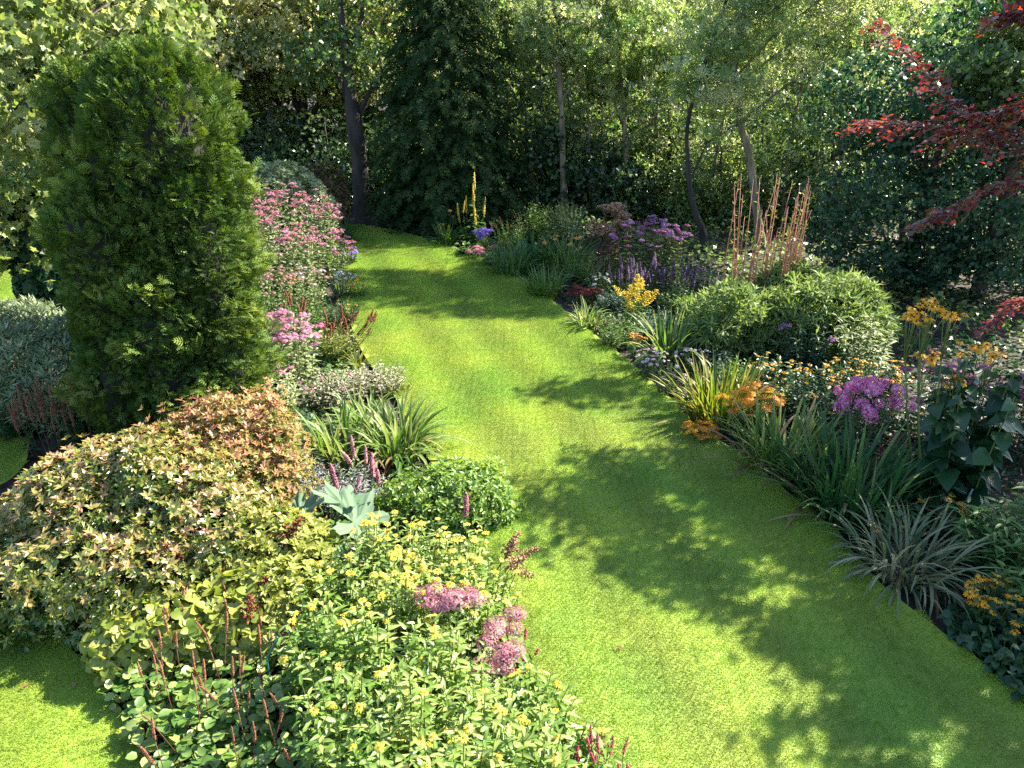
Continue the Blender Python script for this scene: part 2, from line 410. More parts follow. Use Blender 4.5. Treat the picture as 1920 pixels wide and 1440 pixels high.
def smooth(pts, k=6):
    p = np.array(pts, float); out = []
    q = np.vstack([2 * p[0] - p[1], p, 2 * p[-1] - p[-2]])
    for i in range(1, len(q) - 2):
        for t in np.linspace(0, 1, k, endpoint=False):
            a, b, c, d = q[i - 1], q[i], q[i + 1], q[i + 2]
            out.append(.5 * ((2 * b) + (c - a) * t + (2 * a - 5 * b + 4 * c - d) * t * t + (3 * b - a - 3 * c + d) * t ** 3))
    out.append(p[-1]); return out
def gpts(pp): return [at(x, y)[:2] for x, y in pp]
LAWN_Z = .06
def lawn(name, chain):
    poly = np.array(chain); n = len(poly)
    v = [(x, y, LAWN_Z) for x, y in poly] + [(x, y, -.02) for x, y in poly]
    tris = geometry.tessellate_polygon([[Vector((x, y, 0)) for x, y in poly]])
    f = []
    for t in tris:
        a, b, c = (poly[i] for i in t)
        cr = (b[0] - a[0]) * (c[1] - a[1]) - (b[1] - a[1]) * (c[0] - a[0])
        f.append(tuple(t) if cr > 0 else tuple(reversed(t)))
    f += [(i, (i + 1) % n, n + (i + 1) % n, n + i) for i in range(n)]
    me = bpy.data.meshes.new(name); me.from_pydata(v, [], f)
    me.materials.append(M["turf"]); me.materials.append(M["soil"])
    for k, q in enumerate(me.polygons): q.material_index = 0 if k < len(tris) else 1
    struct(obj(name, me)); return poly
right_edge = [(2300, 1640), (2080, 1440), (1920, 1312), (1750, 1185), (1640, 1095), (1560, 1000), (1480, 935), (1400, 868), (1300, 800), (1258, 755), (1200, 702), (1130, 645), (1085, 610), (1040, 572), (1000, 538), (955, 512), (900, 487), (850, 468), (800, 452), (740, 437), (690, 428), (640, 424), (590, 424)]
left_edge = [(560, 440), (590, 465), (615, 500), (620, 525), (645, 575), (660, 620), (685, 675), (730, 735), (765, 795), (785, 840), (815, 885), (845, 935), (865, 1000), (890, 1080), (915, 1140), (950, 1215), (985, 1270), (1015, 1330), (1050, 1400), (1110, 1520), (1180, 1700)]
main_poly = lawn("lawn", smooth(gpts(right_edge)) + smooth(gpts(left_edge)))
le = smooth(gpts([(380, 1600), (320, 1490), (270, 1400), (200, 1300), (110, 1200), (20, 1125), (-60, 1050), (-50, 950), (25, 905), (55, 860), (45, 805), (-40, 778), (-200, 765), (-420, 760)])) + [np.array([-12, 9.5]), np.array([-12, 1.5])]
left_poly = lawn("lawn_strip", le)
fl = smooth(gpts([(-300, 640), (30, 612), (95, 565), (80, 500), (40, 478), (-300, 462)]))
far_poly = lawn("lawn_glade", fl)

def inside(poly, p):
    x, y = p[:, 0], p[:, 1]; r = np.zeros(len(p), bool); n = len(poly)
    for i in range(n):
        x1, y1 = poly[i]; x2, y2 = poly[(i + 1) % n]
        c = ((y1 > y) != (y2 > y)) & (x < (x2 - x1) * (y - y1) / (y2 - y1 + 1e-12) + x1)
        r ^= c
    return r
def grass_nodes():
    ng = bpy.data.node_groups.new("grass_tufts", 'GeometryNodeTree')
    ng.interface.new_socket("Geometry", in_out='INPUT', socket_type='NodeSocketGeometry')
    ng.interface.new_socket("Geometry", in_out='OUTPUT', socket_type='NodeSocketGeometry')
    N, Lk = ng.nodes, ng.links
    gi, go = N.new("NodeGroupInput"), N.new("NodeGroupOutput")
    jn = N.new("GeometryNodeJoinGeometry")
    for seed in range(5):
        grid = N.new("GeometryNodeMeshGrid")
        for i, v in ((0, .145), (1, .145), (2, 2), (3, 2)): grid.inputs[i].default_value = v
        dp = N.new("GeometryNodeDistributePointsOnFaces"); dp.inputs["Density"].default_value = 17000; dp.inputs["Seed"].default_value = seed
        cone = N.new("GeometryNodeMeshCone"); cone.fill_type = 'NONE'
        for i, v in ((0, 3), (1, 1), (2, 1)): cone.inputs[i].default_value = v
        cone.inputs["Radius Top"].default_value = 0.0; cone.inputs["Radius Bottom"].default_value = .0019; cone.inputs["Depth"].default_value = .021
        rr = N.new("FunctionNodeRandomValue"); rr.data_type = 'FLOAT_VECTOR'; rr.inputs[0].default_value = (-1.15, -1.15, 0); rr.inputs[1].default_value = (1.15, 1.15, 6.28)
        rs = N.new("FunctionNodeRandomValue"); rs.data_type = 'FLOAT'; rs.inputs[2].default_value = .75; rs.inputs[3].default_value = 1.15
        ip = N.new("GeometryNodeInstanceOnPoints"); rz = N.new("GeometryNodeRealizeInstances")
        sm = N.new("GeometryNodeSetMaterial"); sm.inputs["Material"].default_value = M["blade"]
        gi2 = N.new("GeometryNodeGeometryToInstance")
        Lk.new(grid.outputs[0], dp.inputs[0]); Lk.new(dp.outputs[0], ip.inputs["Points"]); Lk.new(cone.outputs[0], ip.inputs["Instance"])
        Lk.new(rr.outputs[0], ip.inputs["Rotation"]); Lk.new(rs.outputs[1], ip.inputs["Scale"])
        Lk.new(ip.outputs[0], rz.inputs[0]); Lk.new(rz.outputs[0], sm.inputs[0]); Lk.new(sm.outputs[0], gi2.inputs[0]); Lk.new(gi2.outputs[0], jn.inputs[0])
    ri = N.new("FunctionNodeRandomValue"); ri.data_type = 'INT'; ri.inputs["Min"].default_value = 0
    [q for q in ri.inputs if q.name == "Min" and q.type == 'INT'][0].default_value = 0; [q for q in ri.inputs if q.name == "Max" and q.type == 'INT'][0].default_value = 3
    mu = N.new("ShaderNodeMath"); mu.operation = 'MULTIPLY'; mu.inputs[1].default_value = math.pi / 2
    Lk.new([q for q in ri.outputs if q.type == 'INT'][0], mu.inputs[0])
    cx = N.new("ShaderNodeCombineXYZ"); Lk.new(mu.outputs[0], cx.inputs[2])
    i2 = N.new("GeometryNodeInstanceOnPoints"); i2.inputs["Pick Instance"].default_value = True
    Lk.new(gi.outputs[0], i2.inputs["Points"]); Lk.new(jn.outputs[0], i2.inputs["Instance"]); Lk.new(cx.outputs[0], i2.inputs["Rotation"])
    Lk.new(i2.outputs[0], go.inputs[0])
    return ng
GN = grass_nodes()
def grass(name, label, poly, seed, step=.14):
    rg = np.random.default_rng(seed)
    lo, hi = poly.min(0), poly.max(0)
    lo = np.maximum(lo, [-13, 1.0]); hi = np.minimum(hi, [9, 24])
    gx, gy = np.meshgrid(np.arange(lo[0], hi[0], step), np.arange(lo[1], hi[1], step))
    p = np.stack([gx.ravel(), gy.ravel()], 1) + rg.uniform(-.006, .006, (gx.size, 2))
    c = poly.mean(0)
    keep = inside(poly, p)
    for d in ((.035, 0), (-.035, 0), (0, .035), (0, -.035)): keep &= inside(poly, p + np.array(d))
    # only what the camera could see from here or a few steps aside
    q = np.abs(p[:, 0]) < (p[:, 1] + 1.2) * .9
    p = p[keep & q]
    me = bpy.data.meshes.new(name); me.from_pydata([(x, y, LAWN_Z + .014) for x, y in p], [], [])
    o = obj(name, me, None, "stuff"); o["label"] = label; o["category"] = "grass"
    md = o.modifiers.new("tufts", 'NODES'); md.node_group = GN
grass("lawn_grass", "short mown bright green grass of the curving main lawn", main_poly, 1)
grass("strip_grass", "short mown grass at the lower corner beside the round leaved ground cover", left_poly, 2)
grass("glade_grass", "sunlit yellow green grass patch beyond the silvery bush", far_poly, 3)

# ------------------------------------------------------------------ plant builders
def R(seed): return np.random.default_rng(seed)
_seed = [100]
def nseed():
    _seed[0] += 1; return _seed[0]

def lobe_points(rg, lobes, lump=.12, shell=(.72, 1.04), zmin=.05, cull=.62):
    """Points over the skins of overlapping ellipsoids, with outward directions: (pos, out, depth)."""
    PP, OO, DD = [], [], []
    for li, (cx, cy, cz, rx, ry, rz, n) in enumerate(lobes):
        d = nrm(rg.normal(size=(int(n * 1.3), 3)))
        bd = nrm(rg.normal(size=(26, 3))); ba = rg.uniform(-1, 1, 26) * lump
        bump = (np.exp(-(1 - d @ bd.T) * 14) * ba[None, :]).sum(1)
        f = shell[0] + (shell[1] - shell[0]) * rg.uniform(0, 1, len(d)) ** .55
        r = np.array([rx, ry, rz])
        p = np.array([cx, cy, cz]) + d * r * (f * (1 + bump))[:, None]
        o = nrm(d / r)
        keep = p[:, 2] > zmin
        for lj, (ax, ay, az, sx, sy, sz, _) in enumerate(lobes):
            if lj != li:
                keep &= ((((p - np.array([ax, ay, az])) / np.array([sx, sy, sz])) ** 2).sum(1) > cull ** 2)
        p, o, f = p[keep][:n], o[keep][:n], f[keep][:n]
        PP.append(p); OO.append(o); DD.append((f - shell[0]) / (shell[1] - shell[0]))
    return np.concatenate(PP), np.concatenate(OO), np.concatenate(DD)

def whorls(mb, rg, t, pos, out, depth, k, ln, tilt=1.0, upw=.5, mat=0, tone=None, lvar=.3, roll=.4):
    """k leaves fanned round every shoot tip."""
    n = len(pos); ax = nrm(out + np.array([0, 0, upw]) + rg.normal(0, .25, (n, 3)))
    X, Y, Z = frames(ax, nrm(rg.normal(size=(n, 3))))
    for j in range(k):
        a = 2 * math.pi * j / k + rg.uniform(-.4, .4, n)
        side = X * np.cos(a)[:, None] + Z * np.sin(a)[:, None]
        ti = tilt * rg.uniform(.7, 1.2, n)
        d = Y * np.cos(ti)[:, None] + side * np.sin(ti)[:, None]
        lx, ly, lz = frames(d, Y, rg.normal(0, roll, n))
        s = (ln * rg.uniform(1 - lvar, 1 + lvar, n))[:, None]
        tv = (.5 + rg.normal(0, .22, n)) if tone is None else tone + rg.normal(0, .13, n)
        mb.inst(t, pos + Y * (ln * .15), lx * s, ly * s, lz * s, np.clip(tv, 0, 1), mat)

def stems_to(mb, rg, pts, base_r, rad=.012, frac=.25, mat=0, n=14):
    idx = rg.choice(len(pts), min(n, len(pts)), replace=False)
    for i in idx:
        p = pts[i]; a = rg.uniform(0, 6.28); b = np.array([math.cos(a) * base_r, math.sin(a) * base_r, -.02])
        m = b * .4 + p * .6; m[2] = p[2] * .45; m[:2] = b[:2] + (p[:2] - b[:2]) * .35
        mb.tube([b, m, p], [rad, rad * .7, rad * .35], 5, mat)

def shrub(name, label, cat, loc, lobes, t, ln, k, mat, stem="stem_brown", tilt=1.0, upw=.5, lump=.14, shell=(.7, 1.05), group=None, stems=16, tone=None, base_r=.25, parts=0, rad=.014):
    rg = R(nseed())
    th = thing(name, label, cat, loc, 0, group)
    p, o, d = lobe_points(rg, lobes, lump, shell)
    mb = MB()
    tn = None
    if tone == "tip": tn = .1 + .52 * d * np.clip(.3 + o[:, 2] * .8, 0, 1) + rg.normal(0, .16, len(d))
    whorls(mb, rg, t, p, o, d, k, ln, tilt, upw, 0, tn)
    mb.build("foliage", M[mat], th, "stuff")
    ms = MB(); stems_to(ms, rg, p, base_r, rad, n=stems)
    ms.build("stems", M[stem], th, "stuff")
    return th

# --- leaf and blade pieces that can be picked out one by one
_piece = {}
def leaf_mesh(t, mat, key, tone):
    kk = (key, mat, round(tone, 2))
    if kk not in _piece:
        mb = MB(); one = np.ones((1, 1))
        mb.inst(t, np.zeros((1, 3)), np.array([[1., 0, 0]]), np.array([[0, 1., 0]]), np.array([[0, 0, 1.]]), np.array([tone]))
        _piece[kk] = mb.mesh(key, [M[mat]])
    return _piece[kk]
def blade_mesh(mat, var, w, curve, tone):
    kk = ("blade", mat, var, round(w, 4), round(curve, 2), round(tone, 2))
    if kk not in _piece:
        rg = R(var + 17); K = 8
        t = np.linspace(0, 1, K); ang = curve * t ** 1.5
        dy = np.sin(ang); dz = np.cos(ang)
        y = np.concatenate([[0], np.cumsum((dy[1:] + dy[:-1]) / 2)]) / (K - 1); z = np.concatenate([[0], np.cumsum((dz[1:] + dz[:-1]) / 2)]) / (K - 1)
        x = rg.normal(0, .05) * t ** 2
        hw = w * np.interp(t, [0, .25, .7, 1], [.7, 1, .75, .03])
        v, f, u = [], [], []
        for i in range(K):
            lift = hw[i] * .45
            v += [(x[i] - hw[i], y[i] - lift * dz[i], z[i] + lift * dy[i]), (x[i], y[i], z[i]), (x[i] + hw[i], y[i] - lift * dz[i], z[i] + lift * dy[i])]; u += [1, 0, 1]
        for i in range(K - 1):
            a = 3 * i; f += [(a, a + 1, a + 4, a + 3), (a + 1, a + 2, a + 5, a + 4)]
        tm = tmpl(v, f, u); mb = MB()
        mb.inst(tm, np.zeros((1, 3)), np.array([[1., 0, 0]]), np.array([[0, 1., 0]]), np.array([[0, 0, 1.]]), np.array([tone]))
        _piece[kk] = mb.mesh("blade", [M[mat]])
        _piece[kk + ("t",)] = tm
    return _piece[kk]
def blade_tmpl(mat, var, w, curve, tone):
    blade_mesh(mat, var, w, curve, tone)
    return _piece[("blade", mat, var, round(w, 4), round(curve, 2), round(tone, 2), "t")]

def strap_clump(name, label, cat, loc, n, L, w, mat, r0=.15, tilt=(.05, .75), curve=(.4, 1.8), as_parts=True, group=None, lean=None, tone=(.2, .8)):
    """A tuft of long strap leaves rising from the crown and arching over."""
    rg = R(nseed()); th = thing(name, label, cat, loc, rg.uniform(0, 6.28) if lean is None else 0, group)
    mb = MB(); V = 6
    cv = np.linspace(curve[0], curve[1], V)
    for i in range(n):
        a = rg.uniform(0, 6.28); rr = r0 * math.sqrt(rg.uniform(0, 1))
        p = np.array([math.cos(a) * rr, math.sin(a) * rr, -.01])
        az = a + rg.normal(0, .7); q = rg.uniform(0, 1)
        ti = tilt[0] + (tilt[1] - tilt[0]) * q
        var = int(np.clip(rg.normal(q * V, 1.2), 0, V - 1))
        s = L * rg.uniform(.6, 1.1)
        out = np.array([math.cos(az), math.sin(az), 0]); X = np.array([-out[1], out[0], 0])
        if lean is not None: out = nrm(out + np.array([lean[0], lean[1], 0])); X = np.array([-out[1], out[0], 0])
        Zv = np.array([0, 0, math.cos(ti)]) + out * math.sin(ti); Yv = out * math.cos(ti) - np.array([0, 0, math.sin(ti)])
        tn = tone[0] + (tone[1] - tone[0]) * rg.integers(0, 3) / 2
        dead = rg.uniform() < .09
        if dead: var = V - 1; ti = min(1.3, ti + .35)
        if dead: Zv = np.array([0, 0, math.cos(ti)]) + out * math.sin(ti); Yv = out * math.cos(ti) - np.array([0, 0, math.sin(ti)])
        if as_parts:
            put("blade", blade_mesh("dead_blade" if dead else mat, var, w / L, cv[var], tn), th, p, X * s, Yv * s, Zv * s)
        else:
            mb.inst(blade_tmpl(mat, var, w / L, cv[var], tn), p[None], (X * s)[None], (Yv * s)[None], (Zv * s)[None], np.array([rg.uniform(*tone)]))
    if not as_parts: mb.build("blades", M[mat], th, "stuff")
    return th

# --- flower heads, shared between plants
_fl = {}
_centre = {}
def flower(kind, mat, var=0, mat2="cone"):
    kk = (kind, mat, var, mat2)
    if kk in _fl: return _fl[kk]
    rg = R(hash((kind, var)) % 1000 if False else (len(kind) * 31 + var * 7 + 5)); mb = MB()
    if kind == "daisy":                # radius 1, faces +Z
        n = 12 + var
        pt = leafT([(.3, .13), (.75, .14)], .1, .18 + .25 * var)
        a = np.arange(n) * 2 * math.pi / n + rg.normal(0, .08, n)
        d = np.stack([np.cos(a), np.sin(a), np.full(n, .12)], 1)
        X, Y, Z = frames(d, ups(n), rg.normal(0, .25, n))
        s = rg.uniform(.8, 1.05, n)[:, None]
        mb.inst(pt, d * .12, X * s, Y * s, Z * s, rg.uniform(0, 1, n))
        mp, mb = mb, MB()
        k = 26; z = rg.uniform(0, 1, k); a = rg.uniform(0, 6.28, k); dd = np.stack([np.cos(a) * np.sqrt(1 - z * z), np.sin(a) * np.sqrt(1 - z * z), z], 1)
        X, Y, Z = frames(nrm(np.cross(dd, nrm(rg.normal(size=(k, 3))))), dd)
        mb.inst(L_BIT, dd * np.array([.24, .24, .26]), X * .09, Y * .09, dd * .09, rg.uniform(0, 1, k))
        cm = mb.mesh("flower_centre", [M[mat2]]); mb = mp
    elif kind == "dome":               # sedum-like dome of florets, radius 1
        k = 210; z = rg.uniform(.05, 1, k); a = rg.uniform(0, 6.28, k); r = np.sqrt(1 - z * z)
        dd = np.stack([np.cos(a) * r, np.sin(a) * r, z], 1)
        X, Y, Z = frames(nrm(np.cross(dd, nrm(rg.normal(size=(k, 3))))), dd)
        s = rg.uniform(.085, .15, k)[:, None]
        mb.inst(L_FLORET, dd * np.array([1, 1, .55]) * rg.uniform(.85, 1.08, k)[:, None], X * s, Y * s, dd * s, rg.uniform(0, 1, k))
        for i in range(9):
            b = rg.uniform(0, 6.28); mb.tube([(0, 0, -.7), (math.cos(b) * .55, math.sin(b) * .55, .2)], [.05, .02], 4, 1)
    elif kind == "cloud":              # joe-pye: several small fluffy domes on branching stalks
        for i in range(8):
            b = rg.uniform(0, 6.28); q = math.sqrt(rg.uniform(0, 1)) * .8; c = np.array([math.cos(b) * q, math.sin(b) * q, rg.uniform(-.05, .25) - q * .25]); rr = rg.uniform(.28, .42)
            k = 44; z = rg.uniform(-.1, 1, k); a = rg.uniform(0, 6.28, k); r = np.sqrt(np.maximum(0, 1 - z * z))
            dd = np.stack([np.cos(a) * r, np.sin(a) * r, z], 1); X, Y, Z = frames(nrm(np.cross(dd, nrm(rg.normal(size=(k, 3))))), dd)
            s = rg.uniform(.07, .12, k)[:, None]
            mb.inst(L_FLORET, c + dd * np.array([1, 1, .7]) * rr, X * s, Y * s, dd * s, rg.uniform(0, 1, k))
            mb.tube([(0, 0, -.9), c * .5 + np.array([0, 0, -.3]), c], [.035, .025, .015], 4, 1)
    elif kind == "phlox":
        k = 42; z = rg.uniform(-.5, 1, k); a = rg.uniform(0, 6.28, k); r = np.sqrt(np.maximum(0, 1 - z * z))
        dd = np.stack([np.cos(a) * r, np.sin(a) * r, z], 1); X, Y, Z = frames(nrm(np.cross(dd, nrm(rg.normal(size=(k, 3))))), dd)
        s = rg.uniform(.26, .36, k)[:, None]
        mb.inst(L_FLORET, dd * np.array([.8, .8, 1]), X * s, Y * s, dd * s * .6, rg.uniform(0, 1, k))
        mb.tube([(0, 0, -1.3), (0, 0, .3)], [.06, .03], 4, 1)
    elif kind == "spike":              # length 1 up +Z, radius about .07
        k = 170; z = np.sort(rg.uniform(.12, 1, k)); a = rg.uniform(0, 6.28, k)
        bend = (rg.normal(0, .08) * z ** 2)
        rr = .055 * np.interp(z, [.1, .25, .8, 1], [.5, 1, .8, .15])
        o = np.stack([np.cos(a), np.sin(a), np.full(k, .5)], 1); X, Y, Z = frames(nrm(np.cross(o, nrm(rg.normal(size=(k, 3))))), nrm(o))
        s = rg.uniform(.018, .03, k)[:, None]
        mb.inst(L_BIT, np.stack([np.cos(a) * rr + bend, np.sin(a) * rr, z], 1), X * s, Y * s, nrm(o) * s * 1.4, rg.uniform(0, 1, k))
        zz = np.linspace(-.1, .95, 5); b2 = zz * 0 + bend[-1] * zz ** 2
        mb.tube(np.stack([b2, zz * 0, zz], 1), [.014, .014, .012, .01, .004], 4, 1)
    elif kind == "plume":              # astilbe / goldenrod: side branches full of bits
        for i in range(26):
            z0 = .1 + .85 * i / 26; a = i * 2.4; L = .3 * (1 - .8 * (z0 - .1)) * rg.uniform(.7, 1.2)
            k = 16; t = np.linspace(.1, 1, k)
            p = np.stack([np.cos(a) * L * t, np.sin(a) * L * t, z0 + L * .7 * t - L * .35 * t * t], 1) + rg.normal(0, .008, (k, 3))
            d = nrm(rg.normal(size=(k, 3))); X, Y, Z = frames(d, nrm(rg.normal(size=(k, 3))))
            s = rg.uniform(.022, .036, k)[:, None]
            mb.inst(L_BIT, p, X * s, Y * s, Z * s, rg.uniform(0, 1, k))
        mb.tube([(0, 0, -.1), (0.01, 0, .5), (0, 0, .95)], [.014, .01, .004], 4, 1)
    elif kind == "umbel":              # dried domed umbel on rays
        for i in range(16):
            b = i * 2.4; q = math.sqrt((i + .5) / 16); c = np.array([math.cos(b) * q, math.sin(b) * q, .45 * (1 - q * q)])
            mb.tube([(0, 0, -.5), c], [.03, .015], 4, 1)
            k = 14; d = nrm(rg.normal(size=(k, 3)) + np.array([0, 0, .6])); X, Y, Z = frames(nrm(np.cross(d, nrm(rg.normal(size=(k, 3))))), d)
            s = rg.uniform(.05, .08, k)[:, None]
            mb.inst(L_BIT, c + d * .15, X * s, Y * s, d * s * 1.5, rg.uniform(0, 1, k))
        mb.tube([(0, 0, -1.2), (0, 0, -.45)], [.04, .03], 5, 1)
    elif kind == "lily":
        n = 6; a = np.arange(n) * 1.047; d = np.stack([np.cos(a) * .75, np.sin(a) * .75, np.full(n, .65)], 1)
        X, Y, Z = frames(d, ups(n)); mb.inst(leafT([(.3, .16), (.7, .2)], .2, .5), d * .02, X, Y, Z, rg.uniform(0, 1, n))
        mb.tube([(0, 0, -1), (0, 0, .1)], [.05, .06], 5, 1)
    m2 = mat2
    _fl[kk] = mb.mesh("flower_head", [M[mat], M[m2]])
    if kind == "daisy": _centre[_fl[kk].name] = cm
    return _fl[kk]
def put_flower(th, rg, me, pos, d, s, name="flower_head", squash=1.0):
    d = nrm(np.asarray(d, float)); ref = nrm(rg.normal(size=3)); X = nrm(np.cross(ref, d)); Y = np.cross(d, X)
    o = put(name, me, th, pos, X * s, Y * s, d * s * squash)
    if me.name in _centre: obj("flower_centre", _centre[me.name], o)
    return o

def stem_paths(rg, n, h, r0, r1, hv=.15, K=5, lean=(0, 0), power=1.5):
    a = rg.uniform(0, 6.28, n); q = np.sqrt(rg.uniform(0, 1, n))
    b = np.stack([np.cos(a) * q * r0, np.sin(a) * q * r0, np.full(n, -.02)], 1)
    hh = h * (1 - hv * q ** 2 * 1.3) * rg.uniform(1 - hv, 1 + hv * .4, n)
    off = np.stack([np.cos(a) * q * (r1 - r0) + lean[0], np.sin(a) * q * (r1 - r0) + lean[1], np.zeros(n)], 1) + np.concatenate([rg.normal(0, r1 * .08, (n, 2)), np.zeros((n, 1))], 1)
    t = np.linspace(0, 1, K)
    return b[:, None, :] + off[:, None, :] * (t ** power)[None, :, None] + (hh[:, None] * t[None, :])[:, :, None] * np.array([0, 0, 1.0])
def along(P, t):
    n, K, _ = P.shape; x = np.clip(t, 0, .999) * (K - 1); i = x.astype(int); f = (x - i)[..., None]
    idx = np.arange(n)[:, None] if t.ndim == 2 else np.arange(n)
    return P[idx, i] * (1 - f) + P[idx, i + 1] * f

def perennial(name, label, cat, loc, h, r, stems, t, ln, per, mat, stem="stem_green", r0=None, t0=.15, t1=.97, fl=None, fs=.05, fprob=1.0, ftilt=.5, group=None, taper=.5, elev=.45, hv=.18, lean=(0, 0),
              parts=0, fname="flower_head", squash=1.0, srad=.005, fup=None, floc=0.0, tone=.5):
    """Stems fanned up from a crown, leaves up each stem, a flower head on top. fl = list of head meshes."""
    rg = R(nseed()); th = thing(name, label, cat, loc, 0, group)
    if r0 is None: r0 = r * .55
    P = stem_paths(rg, stems, h, r0, r, hv, lean=lean)
    ms = MB()
    for i in range(stems): ms.tube(P[i], np.linspace(srad, srad * .5, P.shape[1]), 4, 0, rg.uniform(0, 1), False)
    ms.build("stems", M[stem], th, "stuff")
    if per:
        tt = np.linspace(t0, t1, per)[None, :] + rg.uniform(-.03, .03, (stems, per))
        pos = along(P, tt)
        az = rg.uniform(0, 6.28, (stems, 1)) + np.arange(per)[None, :] * 2.4
        el = elev * rg.uniform(.2, 1.4, (stems, per)) * (0.4 + tt)
        d = np.stack([np.cos(az) * np.cos(el), np.sin(az) * np.cos(el), np.sin(el)], -1).reshape(-1, 3)
        sz = (ln * (1 - taper * tt ** 2) * rg.uniform(.7, 1.2, (stems, per))).ravel()
        pos = pos.reshape(-1, 3); keep = pos[:, 2] > .03; pos, d, sz = pos[keep], d[keep], sz[keep]
        X, Y, Z = frames(d, ups(len(d)), rg.normal(0, .35, len(d)))
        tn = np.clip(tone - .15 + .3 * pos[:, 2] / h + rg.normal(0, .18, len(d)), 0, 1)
        big = np.zeros(len(d), bool)
        if parts:
            score = pos[:, 2] / h + .35 * np.hypot(pos[:, 0], pos[:, 1]) / r - .25 * pos[:, 1] / r + rg.uniform(0, .15, len(d))
            big[np.argsort(-score)[:parts]] = True
        mb = MB(); q = ~big; s = sz[:, None]
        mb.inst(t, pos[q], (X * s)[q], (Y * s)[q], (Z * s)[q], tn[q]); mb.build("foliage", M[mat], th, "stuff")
        key = "leaf"
        for i in np.nonzero(big)[0]:
            put("leaf", leaf_mesh(t, mat, "leaf", round(float(tn[i]) * 5) / 5), th, pos[i], X[i] * sz[i], Y[i] * sz[i], Z[i] * sz[i])
    if fl:
        for i in range(stems):
            if rg.uniform() < fprob:
                d = nrm(P[i, -1] - P[i, -2]) + rg.normal(0, ftilt * .4, 3)
                if fup is not None: d = d * (1 - fup) + np.array([0, 0, 1.0]) * fup + rg.normal(0, ftilt * .3, 3)
                s = fs * rg.uniform(.75, 1.2)
                put_flower(th, rg, fl[int(rg.integers(0, len(fl)))], P[i, -1] + nrm(d) * s * floc, d, s, fname, squash)
    return th

def tree(name, label, loc, trunk, lobes, t, ln, k, mat, barkm="bark", cat="tree", group=None, clumps=26, spread=.32, lump=.2, twigs=True, tilt=1.0, upw=.2, shell=(.35, 1.05), limb_r=.5, tone=None, rz=0.0):
    """Tapered trunk, limbs reaching into each lobe of the crown, clumped leaves."""
    rg = R(nseed()); th = thing(name, label, cat, loc, rz, group)
    tr = np.array(trunk, float)
    q = np.array(smooth(tr, 4)); mt = MB()
    wob = q[:, 3] * (1 + rg.normal(0, .06, len(q)))
    mt.tube(q[:, :3], wob, 10); mt.build("trunk", M[barkm], th)
    mc = MB()
    for (cx, cy, cz, rx, ry, rz_, n) in lobes:
        c = np.array([cx, cy, cz])
        # limb from the trunk below the lobe to its middle
        want = max(tr[0, 2], cz - 1.1 * max(rx, ry) - .2)
        i = int(np.argmin(np.abs(q[:, 2] - want))); a = q[i, :3]; ra = q[i, 3]
        m = a * .5 + c * .5 + np.array([0, 0, .12 * rz_]) + rg.normal(0, .08, 3)
        ml = MB(); r0 = min(ra * limb_r, .09)
        ml.tube([a, m, c], [r0, r0 * .7, r0 * .4], 7)
        cl = nrm(rg.normal(size=(clumps, 3))) * (rg.uniform(shell[0], shell[1], clumps) ** .6)[:, None]
        cc = c + cl * np.array([rx, ry, rz_])
        if twigs:
            for j in range(min(12, clumps)):
                s0 = c * .7 + m * .3 if j % 2 else c
                mm = (s0 + cc[j]) / 2 + rg.normal(0, .06, 3); ml.tube([s0, mm, cc[j]], [r0 * .3, r0 * .2, .004], 4)
        ml.build("limb", M[barkm], th)
        w = rg.integers(0, clumps, n)
        sp = spread * np.array([rx, ry, rz_ * .7])
        p = cc[w] + rg.normal(size=(n, 3)) * sp * .8
        keep = p[:, 2] > .12; p, w = p[keep], w[keep]
        o = nrm(p - c + 1e-6)
        tw = rg.uniform(-.38, .38, clumps)[w]
        tn = np.clip((.5 if tone is None else tone) + tw, 0, 1)
        whorls(mc, rg, t, p, o, np.ones(len(p)), k, ln, tilt, upw, 0, tn, .35, .7)
    mc.build("crown", M[mat], th)
    return th
def copy_thing(th, loc, rz, label, sc=1.0):
    c = th.copy(); COL.objects.link(c); c.location = loc; c.rotation_euler = (0, 0, rz); c.scale = (sc, sc, sc); c["label"] = label
    for ch in list(th.children):
        d = ch.copy(); COL.objects.link(d); d.parent = c
        for g in ch.children:
            e = g.copy(); COL.objects.link(e); e.parent = d
    return c

